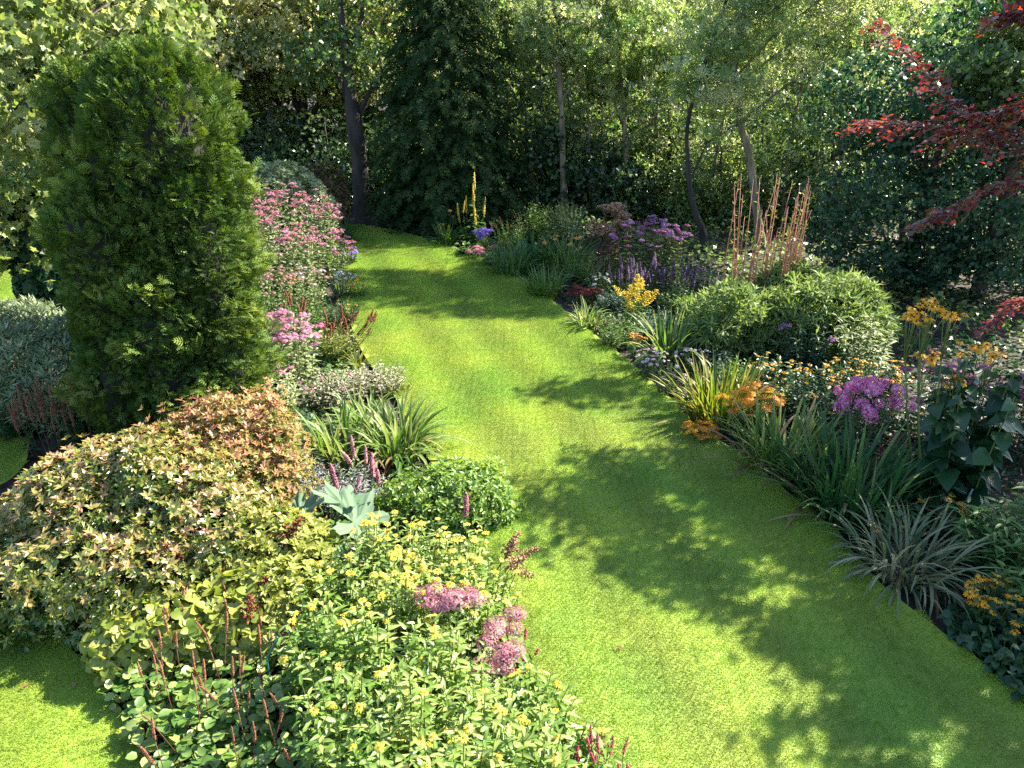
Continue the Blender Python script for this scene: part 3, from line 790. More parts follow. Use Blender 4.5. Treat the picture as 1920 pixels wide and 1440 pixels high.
# ================================================================== TREES
def column_conifer(name, label, loc, lobes, n, spray=.17):
    """Columnar conifer: several upright lobes clothed in flat feathery sprays."""
    rg = R(nseed()); th = thing(name, label, "conifer", loc)
    for li, (cx, cy, r, h, nn, z0) in enumerate(lobes):
        mb = MB()
        N = int(n * nn)
        ncl = int(230 * nn) + 40
        ca, cz, cb = rg.uniform(0, 6.28, ncl), rg.uniform(0, 1, ncl), rg.uniform(-.22, .28, ncl)
        a = rg.uniform(0, 6.28, N); zz = rg.uniform(0, 1, N) ** .9
        def push(a, zz):
            da = np.abs((a[:, None] - ca[None] + math.pi) % 6.283 - math.pi) * r / .17
            dz = np.abs(zz[:, None] - cz[None]) * (h - z0) / .13
            w = np.exp(-(da ** 2 + dz ** 2)); return (w * cb[None]).sum(1)
        bump = np.concatenate([push(a[i:i + 4000], zz[i:i + 4000]) for i in range(0, N, 4000)])
        prof = np.sqrt(np.clip(1 - (np.clip((zz - .8) / .2, 0, 1)) ** 2.2, 0.02, 1)) * np.interp(zz, [0, .15, .5, 1], [.86, .98, 1.0, .95])
        dep = rg.uniform(.84, 1.0, N); dep[: N // 5] = rg.uniform(.66, .84, N // 5)
        rad = r * prof * dep * (1 + bump * 1.3)
        out = np.stack([np.cos(a), np.sin(a), np.zeros(N)], 1)
        p = np.stack([cx + out[:, 0] * rad, cy + out[:, 1] * rad, z0 + (h - z0) * zz], 1)
        keep = np.ones(N, bool)
        for lj, (ax, ay, r2, h2, _, zb) in enumerate(lobes):
            if lj != li: keep &= ~((np.hypot(p[:, 0] - ax, p[:, 1] - ay) < r2 * .7) & (p[:, 2] < h2 - r2 * .6) & (p[:, 2] > zb))
        p, out, zz2, bump = p[keep], out[keep], zz[keep], bump[keep]
        m = len(p); rise = .55 + 1.1 * np.clip((zz2 - .75) / .25, 0, 1)
        ax = nrm(out * .8 + np.array([0, 0, 1]) * rise[:, None] + rg.normal(0, .4, (m, 3)))
        X, Y, Z = frames(ax, nrm(ups(m) + out * .3 + rg.normal(0, .4, (m, 3))))
        s = (spray * rg.uniform(.6, 1.25, m))[:, None]
        mb.inst(L_SPRAY, p - ax * s * .4, X * s, Y * s, Z * s, np.clip(.45 + bump * 1.0 + rg.normal(0, .18, m), 0, 1))
        mb.build("foliage", M["thuja"], th, "stuff")
        # solid dark core added behind the sprays so gaps stay dark and closed
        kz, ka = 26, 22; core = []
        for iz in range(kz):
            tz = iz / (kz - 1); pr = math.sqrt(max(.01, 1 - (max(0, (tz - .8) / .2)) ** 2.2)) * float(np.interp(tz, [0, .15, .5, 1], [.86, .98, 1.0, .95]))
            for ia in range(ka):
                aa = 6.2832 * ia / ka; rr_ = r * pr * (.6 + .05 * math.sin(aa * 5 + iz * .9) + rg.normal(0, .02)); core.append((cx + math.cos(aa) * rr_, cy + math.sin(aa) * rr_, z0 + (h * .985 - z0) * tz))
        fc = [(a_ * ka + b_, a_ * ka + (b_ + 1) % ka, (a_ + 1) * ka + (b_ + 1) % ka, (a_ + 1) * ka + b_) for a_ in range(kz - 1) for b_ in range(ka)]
        mi = MB(); mi.raw(np.array(core), np.array(fc).ravel(), np.full(len(fc), 4), np.full(len(core), .3), np.zeros(len(core)), np.zeros(len(fc), int)); mi.build("inner_core", M["thuja_core"], th)
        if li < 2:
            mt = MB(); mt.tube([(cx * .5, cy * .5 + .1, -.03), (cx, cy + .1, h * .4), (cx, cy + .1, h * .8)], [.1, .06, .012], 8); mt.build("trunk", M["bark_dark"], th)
    return th
tl = G(372, 800)
column_conifer("columnar_conifer", "tall dense columnar conifer with feathery yellow green sprays beside the left flower bed", tl,
               [(.15, .1, .78, 4.32, 1.0, .05), (-.72, .2, .4, 4.12, .42, .05), (-.5, -.36, .5, 3.0, .5, .05), (.4, -.15, .5, 3.3, .42, .05), (.05, -.45, .5, 2.2, .38, .05), (-.3, .0, .5, 3.7, .4, .05)], 12000, .136)

def tier_conifer(name, label, loc, h, r, n, ln, z0=.2):
    rg = R(nseed()); th = thing(name, label, "conifer", loc)
    mt = MB(); mt.tube([(0, 0, -.03), (.05, 0, h * .5), (0, 0, h)], [.2, .12, .015], 10); mt.build("trunk", M["bark_dark"], th)
    mb, ml = MB(), MB()
    P, A, TN = [], [], []
    for i in range(n):
        z = z0 + (h - z0) * (i + rg.uniform(0, 1)) / n; a = i * 2.39996 + rg.normal(0, .2)
        L = r * (1 - (z - z0) / (h - z0)) ** .75 * rg.uniform(.75, 1.12) + .15
        o = np.array([math.cos(a), math.sin(a), 0]); k = max(8, int(L * 19))
        t = np.sort(rg.uniform(.3, 1, k)); tip = np.array([0, 0, .2])
        base = np.array([0, 0, z])
        p = base + o * (L * t)[:, None] + np.stack([t * 0, t * 0, L * (.22 * t - .5 * t * t)], 1)
        side = np.array([-o[1], o[0], 0]); q = rg.uniform(-1, 1, k)
        p = p + side * (q * .34 * L * (1.15 - t))[:, None] + rg.normal(0, .04, (k, 3))
        d = o + side * (q * .9)[:, None] + np.array([0, 0, -.35]) + rg.normal(0, .25, (k, 3))
        P.append(p); A.append(d); TN.append(np.clip(.15 + .5 * t + rg.normal(0, .15, k), 0, 1))
        if i % 3 == 0: ml.tube([base, base + o * L * .5 + np.array([0, 0, L * .0]), base + o * L * .9 + np.array([0, 0, -L * .22])], [.02, .012, .004], 4)
    p, d, tn = np.concatenate(P), np.concatenate(A), np.concatenate(TN); m = len(p)
    X, Y, Z = frames(d, nrm(ups(m) + rg.normal(0, .35, (m, 3)))); s = (ln * rg.uniform(.6, 1.25, m))[:, None]
    mb.inst(L_FROND, p, X * s, Y * s, Z * s, tn); mb.build("foliage", M["cypress"], th, "stuff"); ml.build("limb", M["bark_dark"], th)
    return th
tier_conifer("drooping_conifer", "dark green conifer with drooping feathery branches at the end of the lawn", tuple(np.array(G(846, 432)) + np.array([-.05, .9, 0])), 9.5, 2.15, 520, .25)

# big pale-leaved trees behind the far end of the lawn
def big_tree(name, label, loc, seed_l, mat="oak", ln=.13, n=1500, bk="bark_dark", r=.2, h=4.6, t=L_DIAW, spreadx=1.0):
    rg = R(seed_l); lob = []
    for (x, y, z, rx, ry, rz) in [(-1.6, .2, 3.3, 1.3, 1.2, .9), (1.5, -.3, 3.5, 1.4, 1.2, .9), (-.2, -1.1, 3.9, 1.4, 1.1, .9), (.1, .9, 4.6, 1.6, 1.4, 1.1), (-1.7, -.4, 5.2, 1.4, 1.3, 1.0), (1.7, .1, 5.4, 1.5, 1.3, 1.1)]:
        lob.append((x * spreadx + rg.normal(0, .2), y + rg.normal(0, .2), z + rg.normal(0, .2), rx, ry, rz, n))
    return tree(name, label, loc, [(0, 0, -.05, r * 1.5), (.06, 0, .5, r), (-.05, .05, 1.8, r * .9), (.1, 0, h * .7, r * .75), (0, 0, 5.8, r * .35)], lob, t, ln, 3, mat, bk, clumps=30, spread=.26)
p = atY(575, 300, 23.5); big_tree("broad_tree", "broad pale leaved tree with dark trunk above the pink flower mass", (p[0], 23.5, 0), 1)
p = atY(672, 300, 20.4)
tree("trunk_tree", "thick mossy forked trunk standing at the end of the lawn", (p[0], 20.4, 0),
     [(0, 0, -.05, .34), (0, 0, .4, .23), (.02, 0, 1.4, .2), (-.02, 0, 2.3, .21), (-.1, .1, 3.4, .12), (-.2, .2, 5.5, .06)],
     [(.9, .2, 3.6, .9, .9, .6, 500), (-.7, .4, 3.9, 1.0, 1.0, .7, 700), (.3, .8, 5.4, 1.4, 1.3, 1.0, 1100)], L_DIAW, .11, 3, "wood_mid", "bark_dark", clumps=24, limb_r=.8)
p = atY(400, 100, 22); big_tree("round_tree", "tall round crowned tree behind the columnar conifer", (p[0], 22, 0), 2, "oak", .12, 1300)
p = atY(740, 100, 26); big_tree("grey_tree", "greyish leaved tree beside the drooping conifer's tip", (p[0], 26, 0), 4, "oak", .12, 1200)

# light airy ash trees right of the conifer
def ash(name, label, loc, trunk, lobes, n=260, bk="bark_grey"):
    return tree(name, label, loc, trunk, [l if len(l) == 7 else l + (int(n * 1.5),) for l in lobes], L_ASH, .14, 3, "ash", bk, clumps=26, spread=.3, upw=-.1, tilt=1.15, shell=(.5, 1.15))
def tpx(base, pts):
    """Trunk path from picture points at the trunk's own distance, relative to its base."""
    return [(float(atY(x, y, base[1])[0] - base[0]), 0.0, float(atY(x, y, base[1])[2]), r) for x, y, r in pts]
b = G(1060, 412)
ash("slender_ash", "slender straight ash with grey trunk next to the drooping conifer", b, [(0, 0, -.05, .12)] + tpx(b, [(1056, 330, .085), (1053, 220, .075), (1046, 100, .065), (1037, 10, .05)]) + [(-.4, .2, 7.6, .025)],
    [(-.7, .1, 4.2, .7, .7, .5), (.7, -.2, 4.0, .8, .7, .5), (-.2, -.4, 4.9, .9, .8, .6), (.9, .3, 5.3, .9, .9, .6), (-.3, .2, 6.6, 1.3, 1.2, .9)])
b = G(1178, 405)
ash("thin_ash", "thin ash with a straight trunk above the brown seed heads", b, [(0, 0, -.05, .12)] + tpx(b, [(1175, 300, .08), (1168, 190, .075), (1170, 110, .06)]) + [(.1, .2, 7.2, .02)],
    [(-.6, .1, 3.3, .6, .7, .4), (.6, -.2, 3.9, .8, .7, .5), (.0, -.4, 4.6, .9, .8, .6), (-.8, .3, 5.2, .9, .9, .6), (.3, .2, 6.4, 1.2, 1.2, .9)])
b = G(1430, 470)
ash("leaning_ash", "large ash with a curved leaning trunk behind the reddish canes", b, [(0, 0, -.05, .12)] + tpx(b, [(1416, 380, .085), (1405, 290, .08), (1388, 230, .07), (1380, 160, .06), (1383, 80, .06)]) + [(-.6, .2, 7.0, .03)],
    [(-1.3, -.2, 3.5, .8, .8, .45), (-1.0, .3, 4.5, 1.0, .9, .6), (.9, -.2, 4.0, 1.0, .9, .55), (.2, -.5, 4.9, 1.1, .9, .6), (1.4, .3, 5.0, 1.2, 1.0, .7), (-.9, .4, 5.9, 1.2, 1.1, .8), (.6, -1.3, 6.4, 1.2, .35, .4, 520), (.5, .6, 7.0, 1.4, .3, .4, 480), (-1.1, -.5, 7.0, 1.2, .3, .4, 480), (-1.3, 1.1, 7.2, 1.2, .3, .4, 480), (1.9, .1, 7.4, 1.2, .4, .4, 420)], 220)  # flat top lobes sit above view, shaped to streak the far lawn with shade
b = G(1318, 470)
ash("forked_tree", "dark two stemmed tree standing right behind the purple flowers", b, [(0, 0, -.05, .13), (-.02, 0, .35, .09)] + tpx(b, [(1298, 380, .06), (1290, 300, .05), (1296, 200, .04)]) + [(.1, .1, 5.4, .02)],
    [(.5, .1, 2.7, .9, .9, .7, 110), (-.7, .2, 3.4, 1.0, .9, .7, 130), (.3, .3, 4.6, 1.0, 1.0, .7), (.9, -.7, 5.6, .9, .3, .35, 380), (1.2, .8, 5.9, .9, .3, .35, 380), (.2, -.2, 6.3, 1.0, .28, .3, 380), (1.6, .1, 6.7, 1.0, .28, .3, 380)], 220, "bark_dark")  # thin high lobes added out of view as shadow casters for the lawn
b = G(1240, 400)
ash("open_ash", "open crowned ash with sunlit yellow green leaves in the wood's middle", (b[0], b[1] + 2.0, 0), [(0, 0, -.05, .14), (.05, 0, 1.5, .1), (-.1, 0, 4, .07), (0, 0, 6.6, .02)],
    [(-1.1, 0, 3.9, .9, .8, .5), (1.0, 0, 4.1, .9, .9, .55), (0, -.5, 4.8, 1.1, .9, .6), (-1.2, .3, 5.6, 1.1, 1.0, .7), (1.2, .2, 5.7, 1.2, 1.0, .7), (0, 0, 6.8, 1.4, 1.3, .9)], 260)
b = G(1560, 430)
ash("pale_ash", "pale yellow green ash rising behind the dark domed shrub tree", (b[0], b[1] + .5, 0), [(0, 0, -.05, .15), (.05, 0, 2, .11), (-.05, 0, 4.5, .08), (0, 0, 7.2, .02)],
    [(-1.0, 0, 4.3, 1.0, .9, .6), (.9, -.2, 4.6, 1.0, .9, .6), (-.3, -.3, 5.4, 1.2, 1.0, .7), (1.1, .3, 6.0, 1.2, 1.1, .8), (-.8, .2, 6.8, 1.3, 1.2, .9)], 280)

# thin saplings filling the space between the trunks with fine leaves
def sapling(label, px, py, dy, h, n=1250, mat="ash", ln=.085, w=.85):
    b = G(px, py); rg = R(nseed()); th = thing("sapling", label, "tree", (b[0], b[1] + dy, 0), 0, "thin saplings at the wood's edge")
    q = np.array(smooth([(0, 0, -.05), (rg.normal(0, .1), rg.normal(0, .1), h * .35), (rg.normal(0, .2), rg.normal(0, .2), h * .7), (rg.normal(0, .3), rg.normal(0, .3), h)], 4))
    mt = MB(); mt.tube(q, np.linspace(.045, .008, len(q)), 7)
    k = 46; cc = []
    for i in range(k):
        t = .12 + .88 * (i + rg.uniform(0, 1)) / k; c = q[int(t * (len(q) - 1.01))]; a = rg.uniform(0, 6.28); L = w * rg.uniform(.4, 1.2) * (1.15 - .5 * t)
        e = c + np.array([math.cos(a) * L, math.sin(a) * L, L * rg.uniform(-.1, .5)]); mt.tube([c, (c + e) / 2 + np.array([0, 0, .05]), e], [.012, .008, .003], 4, cap=False); cc.append((c, e))
    mt.build("trunk", M["bark_grey"], th)
    c0 = np.array([c for c, e in cc]); e0 = np.array([e for c, e in cc]); ix = rg.integers(0, k, n); t = rg.uniform(.4, 1.1, n)[:, None]
    p = c0[ix] * (1 - t) + e0[ix] * t + rg.normal(0, .1, (n, 3)); mc = MB()
    whorls(mc, rg, L_DIA, p, nrm(p - c0[ix]), np.ones(n), 3, ln, 1.1, -.2, 0, np.clip(.5 + rg.uniform(-.35, .35, k)[ix], 0, 1), .35, .8); mc.build("crown", M[mat], th)
for (x, y, dy, h, lab) in [(1010, 410, .8, 5.5, "thin leafy sapling just right of the drooping conifer"), (1110, 412, .4, 5.0, "thin leafy sapling between the slender and the thin ash"), (1130, 405, 2.2, 6.2, "thin sapling deeper behind the thin ash"), (1215, 412, .5, 5.2, "thin leafy sapling right of the thin ash"), (1265, 420, 1.6, 6.0, "thin sapling left of the forked tree"), (1345, 430, .6, 5.0, "thin leafy sapling between forked tree and leaning ash"),
                           (1385, 425, 2.4, 6.2, "thin sapling deeper behind the leaning ash"), (1475, 440, .4, 5.2, "thin leafy sapling right of the leaning ash"), (1520, 440, 1.8, 6.0, "thin sapling left of the pale ash"), (1600, 450, 1.0, 5.5, "thin leafy sapling above the domed hazel"), (905, 410, 2.6, 6.4, "thin sapling behind the drooping conifer"),
                           (1075, 405, 1.6, 5.8, "thin sapling behind the slender ash's trunk"), (1165, 410, 3.6, 6.6, "pale sapling far behind the thin ash"), (1305, 415, 3.0, 6.4, "pale sapling far behind the forked tree"), (1430, 420, 3.4, 6.6, "pale sapling far behind the leaning ash"), (1500, 430, 3.6, 6.6, "pale sapling far behind the pinkish canes"),
                           (1640, 440, 2.4, 6.4, "pale sapling behind the copper branch tips"), (1720, 450, 2.0, 6.2, "pale sapling rising behind the tall hazel"), (620, 405, 3.0, 6.2, "thin sapling left of the mossy trunk"), (760, 405, 3.4, 6.4, "thin sapling left of the drooping conifer"), (480, 405, 3.0, 6.2, "thin sapling behind the pale cream shrub"), (545, 400, 4.2, 6.4, "pale sapling far behind the pink flower mass")]:
    sapling(lab, x, y, dy, h)

# dark hollies and understorey filling the wood's edge
def holly(name, label, px, py, dy, w, h, n=850, mat="wood_dark", ln=.105):
    b = G(px, py); rg = R(nseed())
    lob = [(0, 0, h * .42, w, w * .8, h * .48, n), (w * .5, -.2, h * .3, w * .6, w * .6, h * .3, n // 2), (-w * .5, .1, h * .32, w * .6, w * .6, h * .34, n // 2)]
    return tree(name, label, (b[0], b[1] + dy, 0), [(0, 0, -.05, .09), (.03, 0, h * .4, .06), (0, 0, h * .85, .015)], lob, L_DIAW, ln, 3, mat, "bark_dark", "shrub", clumps=34, spread=.24, shell=(.5, 1.0))
holly("holly", "dark glossy evergreen between the drooping conifer and the slender ash", 985, 410, .6, 1.3, 3.4)
holly("holly", "dark evergreen bush at the foot of the slender ash", 1085, 408, 1.4, 1.3, 2.6)
holly("holly", "shaded evergreen bush behind the brown umbels", 1150, 420, .8, 1.2, 2.4)
holly("holly", "tangled evergreen thicket behind the forked tree", 1260, 415, 1.2, 1.6, 2.8, 1700, "wood_mid", .08)
holly("holly", "dense understorey bush behind the curved leaning trunk", 1440, 420, 1.4, 1.6, 3.0, 1700, "wood_mid", .08)
holly("holly", "dark understorey bush left of the mossy trunk", 600, 405, 1.5, 1.5, 2.6)
holly("holly", "dark understorey bush right of the mossy trunk", 735, 412, 2.0, 1.4, 2.4)
holly("holly", "shaded bush under the broad pale leaved tree", 500, 400, 1.5, 1.8, 3.0)
holly("holly", "shaded understorey bush behind the reddish canes", 1360, 440, 1.2, 1.3, 2.2, 1400, "wood_mid", .08)
holly("holly", "dark bush at the wood edge behind the domed shrub tree", 1560, 440, .8, 1.5, 3.0)

# deeper woodland rows (look-alikes)
pa = big_tree("woodland_tree", "leafy woodland tree deep in the wood behind the garden", (-9.5, 29, 0), 11, "wood_mid", .15, 900, "bark_dark")
pb = big_tree("woodland_tree", "leafy woodland tree deep in the wood behind the garden", (3.0, 27.5, 0), 12, "wood_mid", .15, 900, "bark_dark", .15)
for q in (pa, pb): q["group"] = "trees deep in the wood"
rgw = R(55)
for i, (x, y) in enumerate([(-15, 27), (-12.5, 33), (-5.5, 31), (-1.5, 29), (0.5, 34), (5.8, 30), (11.5, 31), (15, 28), (-17, 36), (-8, 38), (-2.5, 38), (4, 39), (9, 37), (14, 36), (18.5, 33), (19, 27), (-13, 22)]):
    copy_thing(pa if i % 2 else pb, (x, y, 0), rgw.uniform(0, 6.28), "leafy woodland tree deep in the wood behind the garden", rgw.uniform(.9, 1.25))
ph = holly("understorey_bush", "shaded leafy bush on the floor of the deep wood", 900, 400, 6.5, 2.2, 3.2, 1500, "wood_mid", .11)
ph["group"] = "bushes deep in the wood"
for i, (x, y) in enumerate([(-14, 25), (-9, 25.5), (-6, 27), (1.5, 25.5), (4.5, 25), (7.5, 24), (10.5, 24), (14, 25), (-11, 29), (-4, 33), (2.5, 31), (7, 33), (12, 28), (17, 24), (-17, 30)]):
    copy_thing(ph, (x, y, 0), rgw.uniform(0, 6.28), "shaded leafy bush on the floor of the deep wood", rgw.uniform(.9, 1.4))
# the mass of leaves where the wood closes
mb = MB(); n = 18000; rg = R(77)
p = np.stack([rg.uniform(-42, 42, n), rg.uniform(44, 52, n), rg.uniform(0, 1, n) ** .8 * 6.6], 1)
p[:, 2] *= 1 + .25 * np.sin(p[:, 0] * .45) + .12 * np.sin(p[:, 0] * 1.7)
X, Y, Z = frames(nrm(rg.normal(size=(n, 3))), nrm(rg.normal(size=(n, 3)))); s = rg.uniform(.25, .5, n)[:, None]
mb.inst(L_DIAW, p, X * s, Y * s, Z * s, np.clip(rg.normal(.4, .25, n), 0, 1))
o = mb.build("far_wood", M["wood_mid"], None, "stuff"); o["label"] = "far mass of leaves closing the wood"; o["category"] = "woodland"

# ivy and bramble on the wood floor
mb = MB(); n = 30000; rg = R(78)
u_, v_ = rg.uniform(0, 1, n), rg.uniform(0, 1, n)
x = -16 + 34 * u_; y0 = np.interp(x, [-16, -9, -4.6, -3.6, -1, 1.2, 3.2, 4.6, 6.5, 9, 18], [17, 18.5, 20.2, 20.9, 19.8, 19.2, 16.6, 14.4, 12.2, 10.0, 7.0])
y = y0 + (25 - y0) * v_ ** 1.4
hgt = (.25 + .35 * np.clip(np.sin(x * 1.7) * np.sin(y * 1.3 + x) + .4 * np.sin(x * 4.1 + y * 3), 0, 1)) * rg.uniform(.05, 1, n)
p = np.stack([x, y, hgt], 1); X, Y, Z = frames(nrm(rg.normal(size=(n, 3)) * np.array([1, 1, .5])), nrm(rg.normal(0, .5, (n, 3)) + np.array([0, 0, 1]))); s = rg.uniform(.07, .15, n)[:, None]
mb.inst(L_DIAW, p, X * s, Y * s, Z * s, np.clip(rg.normal(.45, .25, n), 0, 1))
o = mb.build("wood_undergrowth", M["wood_mid"], None, "stuff"); o["label"] = "low leafy undergrowth covering the wood floor behind the beds"; o["category"] = "undergrowth"

# variegated maple at the upper left, dark hedge and glossy bush below it
b = (-9.6, 12.6, 0)
tree("variegated_maple", "pale cream edged maple with large leaves behind the columnar conifer", b, [(0, 0, -.05, .2), (.1, 0, 1.2, .15), (.2, 0, 3.4, .1), (.3, 0, 5.2, .03)],
     [(1.2, -.6, 1.9, 1.3, 1.2, 1.0, 620), (-.4, -1.0, 2.2, 1.4, 1.1, 1.2, 620), (.2, -.6, 3.6, 1.7, 1.3, 1.2, 800), (2.0, .3, 3.4, 1.4, 1.2, 1.2, 700), (1.5, -.2, 4.9, 1.7, 1.3, 1.1, 800), (-1.3, .2, 4.6, 1.6, 1.3, 1.3, 500), (3.4, .7, 4.8, 1.3, 1.1, 1.0, 560)], L_MAPLE, .112, 3, "maple", "bark", clumps=30, spread=.28)
b = G(-10, 478)
shrub("dark_hedge", "dark clipped evergreen hedge beyond the sunlit grass patch", "hedge", b, [(0, .5, .6, 1.6, .7, .9, 2600), (1.2, .8, .7, 1.2, .7, .9, 2000), (-1.8, .5, .7, 1.4, .7, .9, 1500)], L_DIA, .1, 4, "darkgreen", lump=.06)
shrub("glossy_bush", "glossy dark leaved bush with shining white glints beside the grass patch", "shrub", G(120, 590), [(0, .2, .75, .62, .6, .75, 800), (-.2, .1, 1.4, .4, .4, .5, 400), (.4, .3, 1.1, .5, .5, .7, 400)], L_DIAW, .15, 5, "darkgreen", tilt=1.2)

# domed hazel at the right and the copper beech reaching in from beyond the frame
b = (float(atY(1700, 500, 14.0)[0]), 14.0, 0.0)
tree("domed_hazel", "large dark domed hazel with blue green leaves behind the giant yellow daisies", b, [(0, 0, -.05, .16), (.05, 0, .8, .12), (.1, 0, 2, .08), (.2, .1, 3.4, .03)],
     [(-0.58, -0.23, 0.94, 1.4, 1.05, 0.82, 1320), (0.82, -0.7, 0.82, 1.29, 0.94, 0.76, 1210), (2.22, -0.58, 1.05, 1.29, 1.05, 0.94, 1100), (-0.41, -0.12, 1.75, 1.46, 1.29, 1.29, 2090), (1.05, -0.58, 1.64, 1.29, 1.17, 1.17, 1650), (0.12, 0.23, 3.04, 1.46, 1.29, 1.11, 2090), (1.4, 0.35, 3.39, 1.4, 1.29, 1.05, 1650), (2.57, 0.12, 2.34, 1.29, 1.17, 1.4, 1430), (0.7, 0.58, 4.09, 1.05, 1.05, 0.7, 990), (1.87, 0.7, 4.21, 1.17, 1.05, 0.7, 990), (-1.0, 0.2, 3.2, 1.0, 1.0, 0.8, 1000)], L_DIAW, .08, 3, "hazel", "bark", clumps=44, spread=.2, shell=(.75, 1.02), upw=0)
b = G(1830, 560)
tree("tall_hazel", "sunlit green hazel with paler leaves rising above the copper branches", b, [(0, 0, -.05, .14), (.05, 0, 1.5, .1), (0, 0, 3.5, .06), (0, 0, 5.6, .02)],
     [(-.5, 0, 3.7, 1.0, .9, .7, 900), (.7, .1, 4.0, 1.1, 1.0, .8, 900), (.1, 0, 4.8, 1.1, 1.0, .8, 900), (1.4, -.3, 5.0, 1.1, .9, .8, 900), (1.8, .2, 3.3, 1.1, 1.0, .9, 900), (-1.3, -1.5, 6.0, 1.0, .45, .4, 420)], L_DIAW, .1, 3, "wood_mid", "bark", clumps=34, spread=.24)  # last lobe added above the frame to cast a shade streak mid-lawn

def copper_beech():
    rg = R(nseed()); base = np.array([7.3, 8.3, 0])
    th = thing("copper_beech", "copper beech whose red leaved branches reach in from the right edge", "tree", tuple(base))
    mt = MB(); mt.tube([(0, 0, -.05), (0, 0, 1.0), (.05, .1, 3), (.1, .1, 4.4), (.1, .2, 5.6)], [.3, .24, .19, .12, .03], 12); mt.build("trunk", M["bark_grey"], th)
    mc = MB()
    def bough(pts, rad, twigs, tl, ln=.08):
        """A bough with flat leafy side twigs, leaves set alternately along each twig."""
        q = np.array(smooth(pts, 5)); ml = MB(); ml.tube(q, np.linspace(rad, .005, len(q)), 6)
        PP, DD = [], []
        for j in range(twigs):
            t = (.3 + .7 * j / (twigs - 1)) * (len(q) - 1.001); i = int(t); f = t - i
            c = q[i] * (1 - f) + q[i + 1] * f; d = nrm(q[i + 1] - q[i]); sd = nrm(np.cross(d, np.array([0, .3, 1.0]))) * (1 if j % 2 else -1)
            L = tl * rg.uniform(.5, 1.2) * (1.1 - .55 * j / twigs)
            e = nrm(d * rg.uniform(.5, 1.1) + sd + rg.normal(0, .22, 3) + np.array([0, 0, rg.uniform(-.6, .2)]))
            k = max(4, int(L / .033)); tt = np.linspace(.12, 1, k)
            p = c + e * (L * tt)[:, None] + np.array([0, 0, -.3 * L]) * (tt ** 2)[:, None]
            ml.tube([c, p[k // 2], p[-1]], [.006, .004, .002], 4, cap=False)
            side = nrm(np.cross(e, np.array([0, .2, 1.0]))); a = np.where(np.arange(k) % 2, 1, -1)[:, None]
            PP.append(p); DD.append(e * .6 + side * a + rg.normal(0, .3, (k, 3)))
        ml.build("limb", M["bark_grey"], th)
        p, d = np.concatenate(PP), np.concatenate(DD); m = len(p)
        X, Y, Z = frames(d, nrm(ups(m) + rg.normal(0, .45, (m, 3)))); sc = (ln * rg.uniform(.7, 1.2, m))[:, None]
        mc.inst(L_DIAW, p, X * sc, Y * sc, Z * sc, np.clip(rg.normal(.5, .28, m), 0, 1))
    def rel(x, y, Y): return atY(x, y, Y) - base
    bough([(0, .1, 3.2), rel(2010, 300, 8.6), rel(1900, 240, 8.7), rel(1800, 205, 8.8), rel(1730, 130, 8.9), rel(1648, 45, 9.0)], .05, 70, .3)
    bough([(0, .1, 2.8), rel(2020, 330, 8.7), rel(1880, 260, 8.8), rel(1790, 240, 8.9), rel(1700, 232, 9.0), rel(1610, 225, 9.1)], .045, 60, .42)
    bough([(0, .1, 3.4), rel(2030, 160, 8.5), rel(1920, 190, 8.5), rel(1850, 215, 8.6)], .04, 46, .34)
    bough([(0, .1, 2.4), rel(2010, 380, 8.4), rel(1900, 340, 8.4), rel(1800, 380, 8.5), rel(1715, 420, 8.6)], .04, 52, .3)
    bough([(0, .1, 4.0), rel(2060, 20, 8.4), rel(1930, 20, 8.5), rel(1870, 30, 8.6)], .04, 40, .36)
    bough([(0, .1, 1.8), rel(2040, 560, 8.6), rel(1920, 560, 8.8), rel(1850, 610, 8.9)], .035, 34, .4)
    # the crown outside the frame, which shades the near lawn
    for (x, y, z, r, n) in [(-1.7, .3, 5.0, .8, 700), (-.7, .9, 5.2, 1.0, 900), (.5, .2, 5.0, 1.0, 900), (.5, 1.3, 5.3, 1.0, 900), (1.7, .5, 5.0, 1.1, 1000), (-.9, -.4, 4.7, .75, 650), (1.5, -.8, 4.8, .9, 800), (2.6, .2, 5.2, 1.1, 800), (1.2, 1.9, 5.4, .9, 600)]:
        c = np.array([x, y, z]); ml = MB(); a = np.array([0, 0, z - 1.6]); ml.tube([a, (a + c) / 2 + np.array([0, 0, .2]), c], [.07, .05, .02], 6); ml.build("limb", M["bark_grey"], th)
        cc = c + nrm(rg.normal(size=(20, 3))) * (rg.uniform(.3, 1, 20) ** .6)[:, None] * r * np.array([1, 1, .7])
        p = cc[rg.integers(0, 20, n)] + rg.normal(size=(n, 3)) * r * np.array([.17, .17, .1])
        whorls(mc, rg, L_DIAW, p, nrm(p - c), np.ones(n), 3, .085, 1.0, .1, 0, np.clip(rg.normal(.4, .25, n), 0, 1), .3, .9)
    mc.build("crown", M["copper"], th)
copper_beech()
# garden tree beyond the right edge whose dappled shade falls across the near lawn
tree("shade_tree", "leafy tree beyond the right edge shading the near lawn", (8.25, 5.8, 0), [(0, 0, -.05, .2), (0, 0, 1.6, .16), (.05, 0, 3.2, .12), (0, 0, 5.6, .03)],
     [(-.7, .3, 4.9, .8, .7, .5, 700), (.5, .6, 5.0, .9, .8, .6, 800), (-.3, -.5, 5.0, .9, .7, .5, 800), (.9, -.3, 5.4, 1.0, .9, .6, 800), (1.6, .4, 5.0, .9, .8, .6, 600), (-.4, 1.3, 5.1, .8, .6, .45, 700), (.7, 1.6, 5.2, .9, .7, .5, 700), (-1.0, .9, 4.8, .55, .5, .35, 380), (1.2, -1.3, 5.0, .9, .8, .5, 700), (.1, -1.4, 4.9, .8, .6, .45, 600)], L_DIAW, .1, 3, "wood_mid", "bark", clumps=14, spread=.24)


